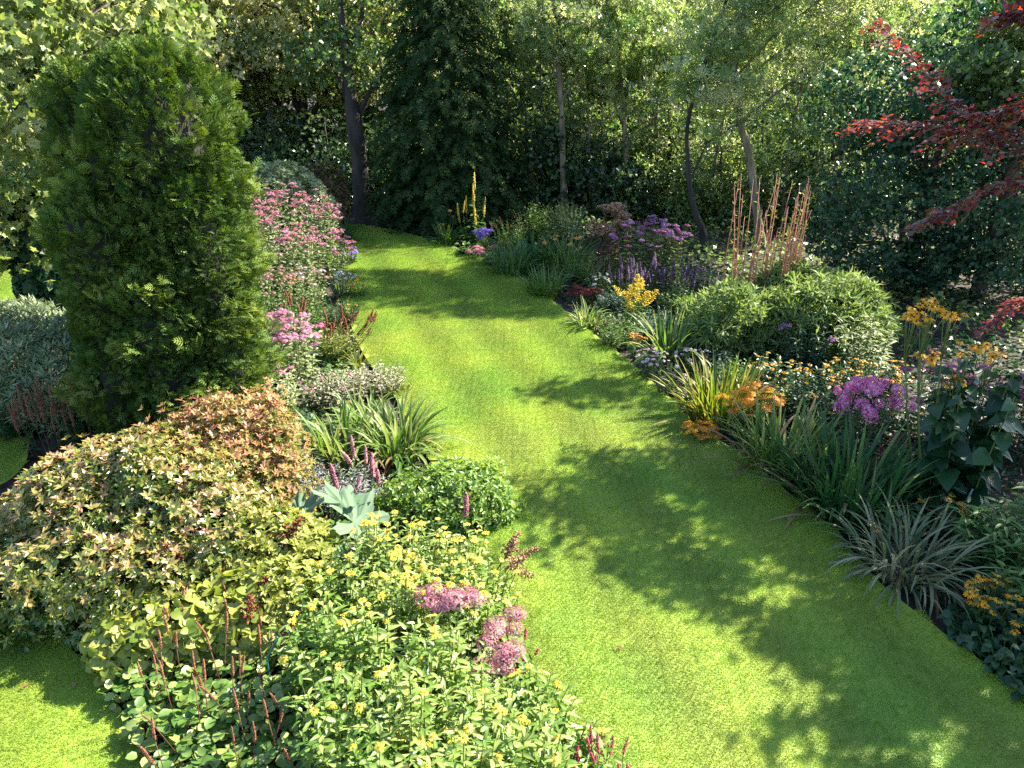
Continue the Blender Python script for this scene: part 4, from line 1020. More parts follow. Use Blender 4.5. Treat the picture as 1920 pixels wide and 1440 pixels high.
# low leaves closing the soil between the clumps
def bed_layer(name, label, poly, n, mat, seed, h=.22):
    rg = R(seed); poly = np.array(poly); lo, hi = poly.min(0), poly.max(0)
    p = rg.uniform(lo, hi, (n * 3, 2)); k = inside(poly, p)
    for d in ((.19, 0), (-.19, 0), (0, .19), (0, -.19)): k &= inside(poly, p + np.array(d))
    p = p[k][:n]; m = len(p); nz = .5 + .5 * np.sin(p[:, 0] * 5.1 + 2 * np.sin(p[:, 1] * 3.7)) * np.sin(p[:, 1] * 4.3)
    P3 = np.stack([p[:, 0], p[:, 1], h * rg.uniform(.05, 1, m) * (.35 + .65 * nz)], 1)
    X, Y, Z = frames(nrm(rg.normal(size=(m, 3)) * np.array([1, 1, .5])), nrm(rg.normal(0, .5, (m, 3)) + np.array([0, 0, 1]))); s = rg.uniform(.05, .11, m)[:, None]
    mb = MB(); mb.inst(L_DIAW, P3, X * s, Y * s, Z * s, np.clip(rg.normal(.45, .25, m), 0, 1)); o = mb.build(name, M[mat], None, "stuff"); o["label"] = label; o["category"] = "ground cover"
_re = gpts(right_edge)[1:-2]
bed_layer("bed_ground_cover", "low dark leaves covering the soil of the right bed between the clumps", _re + [np.array(q) for q in [(-2.0, 20.5), (1.2, 19.6), (3.2, 17.2), (4.6, 15.0), (7.0, 12.4), (9, 9), (9, 3.5)]], 20000, "darkgreen", 61)
_le = gpts(left_edge)
bed_layer("bed_ground_cover", "low green leaves covering the soil of the left bed between the clumps", _le[:-1] + [np.array(q) for q in [(-1.2, 2.2)]] + [np.array(at(x, y)[:2]) for x, y in [(330, 1480), (280, 1400), (215, 1300), (130, 1200), (40, 1125), (-20, 1050), (60, 900), (90, 820), (180, 780), (420, 560), (470, 470)]], 12000, "midgreen", 62, .16)

# ================================================================== LEFT BED
F = flower
DAISY_Y = [F("daisy", "yellow", v, "gold") for v in range(3)]
DAISY_G = [F("daisy", "gold", v) for v in range(3)]
DAISY_O = [F("daisy", "orange", v) for v in range(3)]
DAISY_P = [F("daisy", "palepink", v, "seed") for v in range(2)]
DAISY_V = [F("daisy", "violet", v, "gold") for v in range(2)]
CLOUD_P = [F("cloud", "pink_dusty", v, "stem_green") for v in range(3)]
CLOUD_PK = [F("cloud", "pink", v, "stem_green") for v in range(3)]
CLOUD_M = [F("cloud", "magenta", v, "stem_red") for v in range(3)]
CLOUD_V = [F("cloud", "mauve", v, "stem_red") for v in range(3)]
DOME_P = [F("dome", "pink_dusty", v, "stem_green") for v in range(3)]
SPIKE_S = [F("spike", "seed_red", v, "stem_brown") for v in range(3)]
SPIKE_B = [F("spike", "rust", v, "stem_red") for v in range(3)]
SPIKE_C = [F("spike", "crimson", v, "stem_red") for v in range(3)]
SPIKE_V = [F("spike", "purple", v, "stem_green") for v in range(3)]
SPIKE_A = [F("spike", "pink_dusty", v, "stem_green") for v in range(3)]
SPIKE_Y = [F("spike", "yellow", v, "stem_green") for v in range(3)]
PLUME_R = [F("plume", "rust", v, "stem_red") for v in range(3)]
PLUME_Y = [F("plume", "yellow", v, "stem_green") for v in range(3)]
UMBEL = [F("umbel", "seed", v, "stem_brown") for v in range(3)]
PHLOX = [F("phlox", "phlox", v, "stem_green") for v in range(3)]
LILY = [F("lily", "orange", 0, "stem_green")]

# far end: pale and bronze shrubs, pink flower mass
shrub("pale_shrub", "pale cream leaved shrub above the pink flowers beside the conifer", "shrub", G(520, 462), [(0, 0, .9, .95, .7, .85, 1500), (.75, .1, .8, .7, .6, .7, 900), (-.7, 0, 1.0, .7, .6, .8, 900)], L_DIA, .1, 4, "palegreen", lump=.2)
shrub("bronze_shrub", "feathery bronze brown shrub in front of the mossy trunk", "shrub", G(612, 432), [(0, 0, .7, .55, .5, .75, 900)], L_DIAN, .14, 4, "bracken", lump=.25)
shrub("layered_shrub", "spreading green shrub beside the bronze brown shrub", "shrub", G(575, 432), [(0, 0, .7, .7, .5, .6, 800)], L_DIA, .1, 4, "midgreen", lump=.2)
JP = "pink flower clumps by the far end of the lawn"
for (x, y, h, lab) in [(505, 505, 1.75, "pink flowered clump touching the conifer's right flank, farthest up"), (560, 500, 1.65, "tall dusty pink flower clump below the pale cream shrub"), (612, 488, 1.4, "pink flowered clump nearest the bronze brown shrub"),
                       (520, 545, 1.5, "rosy flower clump low against the conifer's flank"), (575, 545, 1.25, "dusty pink clump in the middle of the far flower mass"), (622, 528, 1.0, "short pink clump at the lawn's far left corner")]:
    perennial("pink_flower_clump", lab, "flowering plant", G(x, y), h, .48, 34, L_DIA, .12, 14, "palegreen", fl=CLOUD_P + CLOUD_PK[:1], fs=.082, fprob=.9, fup=.6, group=JP, squash=.75)
perennial("pearl_plant", "whitish silver leaved plant at the lawn edge below the pink mass", "plant", G(640, 560), .55, .3, 40, L_DIAN, .1, 14, "silver", fl=[F("dome", "white", 0, "stem_green")], fs=.035, fprob=.5)
perennial("violet_aster", "violet daisy clump at the far left lawn edge", "flowering plant", G(655, 497), .4, .25, 26, L_DIA, .07, 10, "darkgreen", fl=DAISY_V, fs=.04, fprob=.6)
strap_clump("strap_plant", "dark blue green strap leaved clump at the lawn's far corner", "plant", G(648, 462), 60, .7, .02, "strap_dark", .12, as_parts=False)
perennial("orange_helenium", "orange daisy clump at the edge of the lawn beside the whitish plant", "flowering plant", G(668, 560), .4, .25, 26, L_DIAN, .09, 10, "midgreen", fl=DAISY_O, fs=.03, fprob=.7)
perennial("buff_perennial", "buff pink seed headed plant beside the conifer's flank", "plant", G(520, 600), .9, .4, 40, L_DIA, .08, 14, "palegreen", fl=[F("dome", "seed", 1, "stem_brown"), F("dome", "pink_dusty", 1, "stem_green")], fs=.04, fprob=.9)
perennial("buff_perennial", "buff and grey flowered plant below the dusty pink clumps", "plant", G(580, 582), .8, .4, 40, L_DIA, .08, 14, "palegreen", fl=[F("dome", "palepink", 1, "stem_brown"), F("dome", "seed", 1, "stem_brown")], fs=.035, fprob=.9)
perennial("green_mound", "dark green leafy mound between the two pink masses", "plant", G(570, 625), .55, .42, 46, L_DIA, .09, 12, "midgreen")
perennial("green_mound", "dark green mound at the lawn edge below the orange daisies", "plant", G(640, 612), .5, .35, 46, L_DIA, .09, 12, "darkgreen", fl=DAISY_O, fs=.02, fprob=.15)
perennial("red_spike_plant", "dark red flower spikes rising behind the magenta heads", "flowering plant", G(560, 655), .7, .3, 16, L_DIA, .1, 10, "midgreen", fl=SPIKE_B, fs=.24, fprob=.6)
# magenta-pink heads beside the conifer
for (x, y, h, lab) in [(520, 715, 1.05, "bright pink flat headed clump tucked against the conifer"), (565, 712, .95, "bright pink flat headed clump on the lawn side of its twin"), (525, 770, .6, "pale leaved clump with few pink heads at the conifer's foot")]:
    perennial("pink_sedum", lab, "flowering plant", G(x, y), h, .42, 34, L_OVAL, .11, 14, "palegreen", fl=CLOUD_PK, fs=.085, fprob=.9 if h > .7 else .15, fup=.6, squash=.7, group="pink flat headed clumps")
# persicaria with brown-red spikes leaning over the lawn
perennial("brown_spike_plant", "yellow green clump with brown red spikes leaning over the lawn", "flowering plant", G(635, 672), .6, .4, 46, L_LANCE, .13, 12, "strap_yellow", fl=SPIKE_B, fs=.22, fprob=.55, lean=(.16, -.02), fname="flower_spike", ftilt=.7)
strap_clump("strap_plant", "small thin leaved tuft at the lawn edge below the brown red spikes", "plant", G(672, 690), 40, .4, .01, "strap_yellow", .06, as_parts=False)
# cream variegated drift
for i, (x, y, lab) in enumerate([(620, 762, "cream white leaved clump nearest the conifer"), (670, 745, "cream white leaved clump in the middle of the pale drift"), (715, 735, "cream white leaved clump at the lawn edge")]):
    perennial("cream_perennial", lab, "plant", G(x, y), .52 - .06 * i, .38, 60, L_OVAL, .085, 14, "cream", group="cream white leaved clumps", fl=CLOUD_PK if i == 0 else None, fs=.05, fprob=.1)
perennial("green_mound", "small bronze flecked mound on the lawn edge beside the cream drift", "plant", G(745, 742), .22, .22, 40, L_DIA, .05, 10, "limegreen")
# arching strap leaves
strap_clump("strap_plant", "arching light green strap leaved clump overhanging the lawn", "plant", G(745, 862), 170, .78, .022, "strap", .22, (.05, .7), (.6, 2.2), tone=(.35, .95))
strap_clump("strap_plant", "upright light green strap leaved clump behind the silver foliage", "plant", G(640, 868), 130, .72, .022, "strap", .25, (.02, .55), (.4, 1.9), tone=(.3, .9))
strap_clump("strap_plant", "pale strap leaved clump below the cream drift", "plant", G(690, 810), 90, .6, .02, "strap", .2, (.05, .7), (.6, 2.0), tone=(.5, 1.0))
perennial("silver_mound", "fine silver green mound at the conifer's foot", "plant", G(545, 840), .55, .32, 60, L_DIAN, .08, 16, "bluegreen")
perennial("silver_mound", "silvery lilac foliage beside the coral shrub", "plant", G(570, 930), .45, .3, 60, L_NARROW, .09, 14, "lavender")
perennial("silver_mound", "silvery lilac foliage around the pink spikes", "plant", G(655, 950), .42, .4, 70, L_NARROW, .09, 14, "lavender")
for (x, y, h, lab) in [(548, 905, .75, "stout pink flower spikes next to the coral shrub"), (678, 925, .75, "paired pink flower spikes before the strap leaves"), (652, 968, .55, "short pink flower spikes in the silvery foliage"), (712, 945, .5, "pink flower spikes at the green mound's edge"), (868, 1010, .55, "single pale pink flower spike near the lawn")]:
    perennial("pink_spike_plant", lab, "flowering plant", G(x, y), h * .62, .1, 3 if x != 868 else 1, L_OVAL, .1, 6, "bluegreen", fl=SPIKE_A, fs=.3, fname="flower_spike", ftilt=.2, group="pink flower spikes", srad=.006)
shrub("green_mound", "small leaved green and bronze mound bulging over the lawn edge", "shrub", G(835, 978), [(0, 0, .2, .36, .32, .26, 800), (.3, .1, .24, .3, .28, .24, 600), (-.3, .05, .16, .3, .3, .22, 500), (.1, .22, .28, .3, .25, .2, 400), (.42, -.02, .14, .22, .2, .18, 300)], L_OVAL, .055, 4, "helianthus", base_r=.1, rad=.008, lump=.5, shell=(.5, 1.25))

# big-leaved rhubarb-like plant: every leaf a piece
def big_leaf_plant(label, loc, specs):
    rg = R(nseed()); th = thing("ornamental_rhubarb", label, "plant", loc)
    prof = []
    v, f, u = [(0, 0, 0)], [], [0]
    n = 60
    for ring, rr in ((1, .35), (2, .7), (3, 1.0)):
        for i in range(n):
            a = -math.pi / 2 + .25 + (2 * math.pi - .5) * i / (n - 1)
            lob = 1 + (.24 * math.sin(a * 7 + 1) + .09 * math.sin(a * 19)) * (rr ** 2)
            x, y = math.cos(a) * rr * .55 * lob, .42 + math.sin(a) * rr * .5 * lob
            z = .09 * math.sin(a * 7 + 1) * rr * .8 + .03 * math.sin(a * 21) * rr + .16 * rr * rr - .22 * max(0, y - .5) ** 2 * 2
            v.append((x, y, z)); u.append(1.0 if math.sin(a * 7 + 1) > .95 else 0.0)
    v[0] = (0, .35, .0)
    for i in range(n - 1):
        f.append((0, 1 + i, 2 + i))
        for r_ in (0, 1):
            a = 1 + r_ * n + i; f.append((a, a + n, a + n + 1, a + 1))
    t = tmpl(v, f, u)
    for (dx, dy, z, az, tilt, s) in specs:
        d = np.array([math.cos(az) * math.cos(tilt), math.sin(az) * math.cos(tilt), math.sin(tilt)])
        X, Y, Z = frames(d[None], np.array([[0, -.25, 1.0]]))
        o = put("leaf", leaf_mesh(t, "rheum", "big_leaf", .6), th, (dx, dy, z), X[0] * s, Y[0] * s, Z[0] * s)
        mb = MB(); e = np.array([dx, dy, z]) + Y[0] * s * .35
        mb.tube([(dx * .15, dy * .15, -.02), (dx * .7, dy * .7, z * .6), tuple(e)], [.022, .018, .012], 6); mb.build("stalk", M["stem_green"], th)
big_leaf_plant("huge pale mint green lobed leaves between the coral shrub and yellow daisies", T(600, 960, .75),
               [(-.12, .1, .62, 2.4, -.15, .4), (.1, .05, .64, .2, -.3, .46), (.2, -.05, .5, -.5, -.4, .42), (-.08, -.12, .54, -2.0, -.35, .38), (.05, .2, .64, 1.2, -.15, .4)])

# bronze and coral shrubs
b = T(270, 960, .7)
_rb = R(404); _bl = [(0, .15, .6, .85, .75, .66, 1600), (-.62, -.15, .46, .65, .6, .52, 1400), (-.95, -.55, .38, .5, .45, .42, 900), (.05, -.55, .46, .7, .45, .46, 1300), (.65, -.2, .46, .5, .5, .52, 700)]
for _i in range(15):
    _a = _rb.uniform(-3.3, .5); _q = _rb.uniform(.1, 1.0)
    _bl.append((-.15 + math.cos(_a) * _q * .95, -.1 + math.sin(_a) * _q * .6, (1.15 - .62 * _q ** 2) + _rb.uniform(-.1, .1), _rb.uniform(.16, .3), _rb.uniform(.16, .28), _rb.uniform(.16, .28), 300))
shrub("bronze_leaved_shrub", "large rounded shrub with olive green leaves bronzed at the tips", "shrub", b, _bl,
      L_OV4, .058, 6, "bronze", tilt=.95, tone="tip", lump=.4, stems=30, base_r=.4, shell=(.62, 1.1))
b2 = T(462, 850, .7)
shrub("coral_shrub", "twiggy coral tipped shrub shoulder to shoulder with the bronze leaved shrub", "shrub", b2, [(0, 0, .55, .46, .45, .6, 950), (.2, -.4, .4, .4, .36, .46, 650), (-.35, .0, .6, .4, .4, .58, 650), (.2, .1, .95, .2, .2, .22, 300), (-.25, .1, 1.05, .2, .2, .2, 300), (-.6, -.1, .7, .3, .3, .4, 500), (.35, -.2, .75, .18, .2, .2, 260), (0, -.35, .8, .2, .2, .2, 260)], L_OV4, .05, 6, "coral", lump=.45, tilt=.85, tone="tip", stems=30, rad=.008, shell=(.55, 1.15))
shrub("lime_shrub", "yellow lime green leaves below the bronze shrub", "shrub", T(330, 1140, .4), [(0, 0, .25, .55, .4, .34, 700), (.5, .05, .25, .45, .38, .32, 500), (-.25, -.2, .22, .35, .3, .25, 300)], L_ROUND, .08, 3, "limegreen", tilt=1.15, lump=.2, rad=.008)
shrub("lime_shrub", "green and yellow leaves between the bronze shrub and rhubarb leaves", "shrub", T(520, 1030, .5), [(0, 0, .35, .5, .45, .42, 800), (.1, -.45, .3, .4, .35, .36, 500)], L_OVAL, .07, 5, "limegreen", lump=.2, rad=.008)
# dried spikes left of the bronze shrub
for (x, y, h, lab) in [(80, 838, .85, "cluster of rust brown dried spikes left of the bronze shrub"), (110, 850, 1.0, "taller rust brown dried spikes behind the bronze shrub's shoulder"), (165, 838, .9, "branching rust brown dried spikes against the conifer's dark foot")]:
    perennial("dried_spike_plant", lab, "plant", G(x, y + 20), h * .62, .16, 7, L_OVAL, .1, 6, "darkgreen", "stem_brown", fl=SPIKE_S, fs=.22, squash=1.8, fname="flower_spike", ftilt=.12, group="dried rust brown spikes", fup=.8)
# silver bush and dark ground plants at the left edge
shrub("silver_bush", "silvery grey green feathery bush at the left edge", "shrub", G(70, 800), [(0, .2, .72, .75, .6, .72, 1700), (-.5, 0, .6, .5, .5, .6, 900), (.45, .1, .55, .5, .5, .6, 900)], L_DIAN, .12, 5, "silver", tilt=.7, upw=1.0, lump=.2)
perennial("dark_plant", "dark leafy plant in shade below the silvery bush", "plant", G(40, 815), .4, .4, 40, L_OVAL, .12, 10, "darkgreen")
perennial("dark_plant", "dark leafy plant in shade at the conifer's left foot", "plant", G(165, 815), .45, .4, 40, L_OVAL, .12, 10, "darkgreen")

# rust astilbe plumes poking through
for (x, y, h, lean, lab) in [(415, 1090, .75, (.12, .1), "dark rust plume leaning between the lime leaves and daisies"), (300, 985, 1.0, (.05, .0), "rust plumes standing in the middle of the bronze shrub"), (440, 980, .9, (.25, .05), "rust plume lying across the bronze shrub's side"), (520, 1175, .6, (.05, .02), "dark rust plume low beside the yellow daisies"), (425, 1135, .6, (.1, .0), "lower rust plume above the round leaved ground cover")]:
    perennial("rust_plume", lab, "plant", T(x, y, h), h * .75, .06, 2 if x == 300 else 1, L_DIAN, .12, 4, "midgreen", "stem_red", fl=PLUME_R, fs=.34, fname="plume", lean=lean, ftilt=.15, group="rust plumes")

# yellow daisy mass: leaves big enough to pick out are pieces
mid = [(690, 1000, .95, "yellow daisy clump directly beside the huge mint green leaves"), (770, 985, .9, "yellow daisy clump behind the others, next to the green mound"), (850, 1010, .85, "yellow daisy clump on the lawn side below the pale pink spike"),
       (895, 1070, .8, "yellow daisy clump bulging over the lawn edge"), (740, 1075, .95, "yellow daisy clump in the middle of the yellow drift"), (820, 1080, .9, "yellow daisy clump just above the flat pink heads"), (625, 1070, .9, "sparse yellow daisy clump below the rhubarb leaves")]
for (x, y, h, lab) in mid:
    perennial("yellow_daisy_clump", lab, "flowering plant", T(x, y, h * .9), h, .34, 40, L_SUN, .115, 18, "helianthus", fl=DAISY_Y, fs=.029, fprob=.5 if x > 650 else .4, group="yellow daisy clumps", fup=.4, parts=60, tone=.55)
front = [(600, 1160, 1.0, "leafy yellow daisy clump below the lime leaves"), (700, 1170, 1.05, "leafy yellow daisy clump left of the flat pink heads"), (820, 1190, 1.0, "leafy yellow daisy clump just below the flat pink heads"), (900, 1310, .95, "leafy yellow daisy clump below the round pink domes"),
         (770, 1290, 1.05, "tall leafy yellow daisy clump in the centre of the front mass"), (640, 1290, 1.0, "leafy yellow daisy clump with dark shaded leaves at its foot"), (990, 1390, .9, "leafy yellow daisy clump at the lawn edge next to the crimson spikes"),
         (850, 1400, 1.0, "leafy yellow daisy clump at the bottom edge, middle"), (985, 1290, .6, "short leafy daisy clump spilling onto the lawn below the pink domes"), (1035, 1375, .6, "short leafy daisy clump behind the crimson spikes"), (700, 1410, 1.0, "leafy yellow daisy clump at the bottom edge beside the dried pink spikes")]
for (x, y, h, lab) in front:
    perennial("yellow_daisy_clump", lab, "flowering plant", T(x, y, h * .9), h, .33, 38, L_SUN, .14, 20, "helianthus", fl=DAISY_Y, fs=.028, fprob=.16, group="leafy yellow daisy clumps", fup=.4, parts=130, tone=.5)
# pink sedum domes
for (x, y, h, n, lab) in [(800, 1105, .85, 5, "flat dusty pink flower heads above the daisies, far pair"), (865, 1112, .85, 6, "broad dusty pink flower head above the daisies"), (965, 1150, .6, 3, "dusty pink dome nearest the lawn"), (915, 1170, .62, 2, "dusty pink dome behind the largest one"), (935, 1200, .62, 4, "largest dusty pink dome"), (925, 1245, .58, 2, "lowest dusty pink dome")]:
    perennial("pink_sedum", lab, "flowering plant", T(x, y, h), h, .12, n, L_OVAL, .09, 10, "palegreen", fl=DOME_P, fs=.085, squash=.8, group="dusty pink flower domes", fup=.85, ftilt=.2, r0=.05, hv=.06)
for (x, y, h, n, lab) in [(1120, 1400, .55, 16, "crimson flower spikes at the lower lawn edge"), (1170, 1430, .4, 9, "crimson flower spikes farthest out over the lawn"), (985, 1165, .55, 6, "small crimson spikes beside the pink domes")]:
    perennial("crimson_spike_plant", lab, "flowering plant", T(x, y, h), h * .8, .2, n, L_LANCE, .1, 8, "midgreen", "stem_red", fl=SPIKE_C, fs=.13, fname="flower_spike", group="crimson flower spikes", ftilt=.5, srad=.003)
# round-leaved ground cover with dried spikes: leaves are pieces
def ground_cover(label, loc, rx, ry, n, ln, h, spikes, seedn, parts=220, group="round leaved ground cover"):
    rg = R(seedn); th = thing("ground_cover_plant", label, "plant", loc, 0, group)
    a = rg.uniform(0, 6.28, n); q = np.sqrt(rg.uniform(0, 1, n)); pos = np.stack([np.cos(a) * q * rx, np.sin(a) * q * ry, h * (.35 + .65 * rg.uniform(0, 1, n)) * (1 - .45 * q ** 3)], 1)
    az = rg.uniform(0, 6.28, n); el = rg.uniform(-.2, .7, n)
    d = np.stack([np.cos(az) * np.cos(el), np.sin(az) * np.cos(el), np.sin(el)], 1); X, Y, Z = frames(d, ups(n), rg.normal(0, .4, n)); s = ln * rg.uniform(.7, 1.25, n)
    tn = np.clip(rg.normal(.55, .22, n), 0, 1); big = np.zeros(n, bool); big[np.argsort(-pos[:, 2])[:parts]] = True
    mb = MB(); qq = ~big; mb.inst(L_ROUND, pos[qq], (X * s[:, None])[qq], (Y * s[:, None])[qq], (Z * s[:, None])[qq], tn[qq]); mb.build("foliage", M["bergenia"], th, "stuff")
    for i in np.nonzero(big)[0]: put("leaf", leaf_mesh(L_ROUND, "bergenia", "leaf", round(float(tn[i]) * 5) / 5), th, pos[i], X[i] * s[i], Y[i] * s[i], Z[i] * s[i])
    ms = MB()
    for i in range(0, n, 3): ms.tube([(pos[i, 0] * .8, pos[i, 1] * .8, -.01), tuple(pos[i])], [.004, .003], 3, cap=False)
    for i in range(spikes):
        aa, q2 = rg.uniform(0, 6.28), math.sqrt(rg.uniform(0, 1)); b_ = np.array([math.cos(aa) * q2 * rx * .9, math.sin(aa) * q2 * ry * .9, 0]); tp = b_ + np.array([rg.normal(0, .06), rg.normal(0, .05), h + rg.uniform(.06, .2)])
        ms.tube([b_, (b_ + tp) / 2, tp], [.004, .0035, .003], 4); put_flower(th, rg, SPIKE_S[i % 3], tp, tp - b_, rg.uniform(.1, .15), "flower_spike", 1.35)
    ms.build("stems", M["stem_red"], th, "stuff")
for i, (x, y, rx, ry, n, sp, lab) in enumerate([(300, 1240, .42, .36, 420, 9, "round leaved ground cover with dried spikes nearest the lime leaves"), (430, 1220, .42, .36, 420, 9, "round leaved ground cover with dried spikes beside the rust plumes"), (350, 1330, .4, .34, 420, 10, "round leaved ground cover with dried spikes along the lower lawn strip's edge"),
                                                (490, 1330, .42, .34, 420, 8, "round leaved ground cover with dried spikes among the daisy stems"), (420, 1415, .42, .32, 420, 8, "round leaved ground cover with dried spikes at the bottom edge"), (560, 1420, .35, .3, 320, 7, "round leaved ground cover under the shaded daisy leaves")]):
    ground_cover(lab, T(x, y, .25), rx, ry, n, .075, .32, sp, 900 + i, 150)
perennial("stipa_tuft", "arching dark grass stalks hanging over the lawn from the daisies", "grass", T(900, 1005, .7), .62, .1, 5, L_DIAN, .1, 3, "strap", "stem_brown", fl=[F("plume", "seed", 0, "stem_brown")], fs=.25, lean=(.22, .0), fname="plume", ftilt=.9)

# ================================================================== RIGHT BED
strap_clump("daylily", "daylily clump with one orange red flower at the conifer's foot", "flowering plant", G(838, 462), 80, .6, .018, "strap", .14, as_parts=False)
perennial("daylily_flowers", "orange red lily flowers above the far strap leaves", "flowering plant", G(845, 458), .75, .25, 4, L_DIAN, .05, 1, "strap", fl=LILY, fs=.06, fup=.3)
perennial("tall_yellow_spires", "tall plant with yellow flower spires before the drooping conifer", "flowering plant", G(890, 462), 1.1, .32, 11, L_HEART, .22, 8, "midgreen", fl=SPIKE_Y, fs=.27, squash=1.5, fname="flower_spike", ftilt=.25, hv=.3, fup=.7, taper=.7, t1=.85)
perennial("hosta", "broad leaved pale green clump at the lawn edge below the yellow spires", "plant", G(878, 480), .3, .3, 34, L_HEART, .2, 2, "midgreen", t0=.6, elev=.2)
perennial("purple_flower_clump", "violet flower clump below the yellow spires", "flowering plant", G(906, 474), .55, .2, 26, L_DIA, .08, 8, "midgreen", fl=[F("dome", "violet", 0, "stem_green")], fs=.06, fprob=.7)
perennial("pink_sedum", "small dusty pink clump at the lawn edge below the violet flowers", "flowering plant", G(893, 490), .3, .18, 14, L_OVAL, .07, 6, "midgreen", fl=DOME_P, fs=.07, fup=.6)
perennial("hosta", "round leaved clump beside the small dusty pink flowers", "plant", G(925, 500), .3, .3, 30, L_HEART, .18, 2, "midgreen", t0=.6, elev=.2)
strap_clump("strap_plant", "blue green upright strap clump at the lawn bend", "plant", G(960, 517), 150, .75, .018, "strap_dark", .3, (.02, .5), (.2, 1.2), as_parts=False, tone=(.3, .9))
strap_clump("strap_plant", "dark strap clump behind the lawn bend", "plant", G(1000, 500), 130, .8, .018, "strap_dark", .35, (.02, .6), (.3, 1.4), as_parts=False, tone=(.2, .8))
perennial("red_tinged_plant", "reddish flecked leafy plant before the conifer's skirts", "plant", G(960, 470), .7, .45, 46, L_DIA, .09, 12, "midgreen", fl=SPIKE_B, fs=.1, fprob=.4)
perennial("blue_bush", "hazy blue green bush near the brown umbels", "shrub", G(1060, 452), .95, .55, 80, L_DIAN, .1, 16, "bluegreen")
perennial("blue_bush", "green leafy bush between the conifer and the blue green bush", "shrub", G(1005, 455), .95, .5, 70, L_DIA, .1, 14, "midgreen")
strap_clump("daylily", "spreading daylily clump with orange flowers in the middle distance", "flowering plant", G(1060, 505), 190, .75, .018, "strap", .45, (.05, .8), (.5, 1.8), as_parts=False)
perennial("daylily_flowers", "scattered orange lily flowers over the middle strap leaves", "flowering plant", G(1055, 502), .75, .5, 10, L_DIAN, .05, 1, "strap", fl=LILY, fs=.06, fup=.3, r0=.4)
strap_clump("strap_plant", "bushy yellow green grass clump at the lawn edge with red flecks", "plant", G(1020, 555), 200, .6, .012, "strap", .28, (.02, .6), (.2, 1.2), as_parts=False, tone=(.3, 1.0))
perennial("green_mound", "fluffy green mound at the lawn edge in front of the grass clump", "plant", G(1020, 562), .3, .25, 40, L_DIAN, .1, 10, "limegreen", tone=.2)
strap_clump("strap_plant", "pale striped strap clump before the brown umbels", "plant", G(1120, 535), 120, .55, .014, "strap", .25, as_parts=False, tone=(.6, 1.0))
perennial("white_daisies", "small white flowers in front of the purple spikes", "flowering plant", G(1125, 562), .5, .3, 40, L_DIA, .07, 10, "darkgreen", fl=[F("daisy", "white", 0, "gold")], fs=.025, fprob=.7)
# angelica seed heads
perennial("brown_umbel_plant", "dried plant with clustered brown umbel seed heads on reddish stems", "plant", G(1140, 525), 1.4, .35, 17, L_HEART, .14, 3, "rust", "stem_red", fl=UMBEL, fs=.15, fname="seed_head", fup=.6, ftilt=.4, hv=.25, srad=.009)
# purple joe-pye and spikes
for (x, y, h, lab) in [(1170, 545, 1.25, "purple flowered clump beside the brown umbels"), (1215, 535, 1.35, "tallest purple flowered clump before the forked tree"), (1255, 540, 1.2, "magenta flowered clump at the right end of the purple group")]:
    perennial("purple_flower_clump", lab, "flowering plant", G(x, y), h, .4, 24, L_LANCE, .16, 13, "midgreen", "stem_red", fl=CLOUD_V + CLOUD_M[:1], fs=.085, fprob=.8, fup=.6, squash=.7, group="purple flowered clumps")
for (x, y, lab) in [(1175, 575, "slender purple spikes behind the yellow plumes"), (1225, 572, "slender purple spikes in the middle of the purple group"), (1268, 575, "slender purple spikes beside the hazy blue mound")]:
    perennial("purple_spike_plant", lab, "flowering plant", G(x, y), .66, .34, 36, L_DIAN, .1, 14, "darkgreen", fl=SPIKE_V, fs=.27, fprob=.62, hv=.34, fname="flower_spike", ftilt=.3, fup=.6, group="slender purple spikes")
perennial("lilac_mound", "hazy grey lilac mound right of the purple spikes", "plant", G(1310, 570), .7, .4, 60, L_DIAN, .08, 14, "bluegreen", fl=[F("dome", "purple", 1, "stem_green")], fs=.03, fprob=.4)
# goldenrod etc.
perennial("goldenrod", "bright yellow plumed goldenrod in front of the purple spikes", "flowering plant", G(1190, 612), .66, .24, 20, L_LANCE, .12, 16, "midgreen", fl=PLUME_Y, fs=.25, fname="plume", ftilt=.7, hv=.35)
perennial("rust_sedum", "low rust red flowered mat at the lawn bend", "flowering plant", G(1095, 570), .32, .32, 36, L_OVAL, .06, 6, "midgreen", "stem_red", fl=[F("dome", "burgundy", 0, "stem_red"), F("dome", "rust", 1, "stem_red")], fs=.06, fup=.8)
strap_clump("strap_plant", "pale green arching tuft at the lawn edge below the rust mat", "plant", G(1105, 615), 110, .5, .016, "strap", .18, as_parts=True, tone=(.5, .9))
perennial("green_mound", "feathery green mound between the pale tuft and the orange flowers", "plant", G(1155, 650), .5, .36, 70, L_DIAN, .11, 14, "midgreen")
perennial("green_mound", "blue green feathery mound under the goldenrod", "plant", G(1235, 640), .5, .4, 70, L_DIAN, .11, 14, "bluegreen", fl=[F("dome", "bluegreen", 1, "stem_green")], fs=.03, fprob=.2)
perennial("orange_helenium", "small orange daisy clump above the lawn edge, half way along", "flowering plant", G(1190, 672), .42, .18, 18, L_LANCE, .1, 8, "midgreen", fl=DAISY_O, fs=.04, fprob=.8, fup=.6)
strap_clump("strap_plant", "tall broad bladed clump with white edged arching leaves", "plant", G(1250, 690), 75, .95, .024, "strap", .16, (.02, .45), (.3, 2.2), tone=(.4, .9))
for (x, y, lab) in [(1215, 712, "pale pink aster clump by the lawn edge"), (1290, 708, "pale pink aster clump beside the broad bladed clump"), (1250, 738, "low grey green aster clump in front of the pink ones")]:
    perennial("pink_aster", lab, "flowering plant", G(x, y), .48, .26, 46, L_DIAN, .06, 12, "bluegreen", fl=DAISY_P, fs=.03, fprob=.75 if y < 730 else .2, group="pale pink asters")
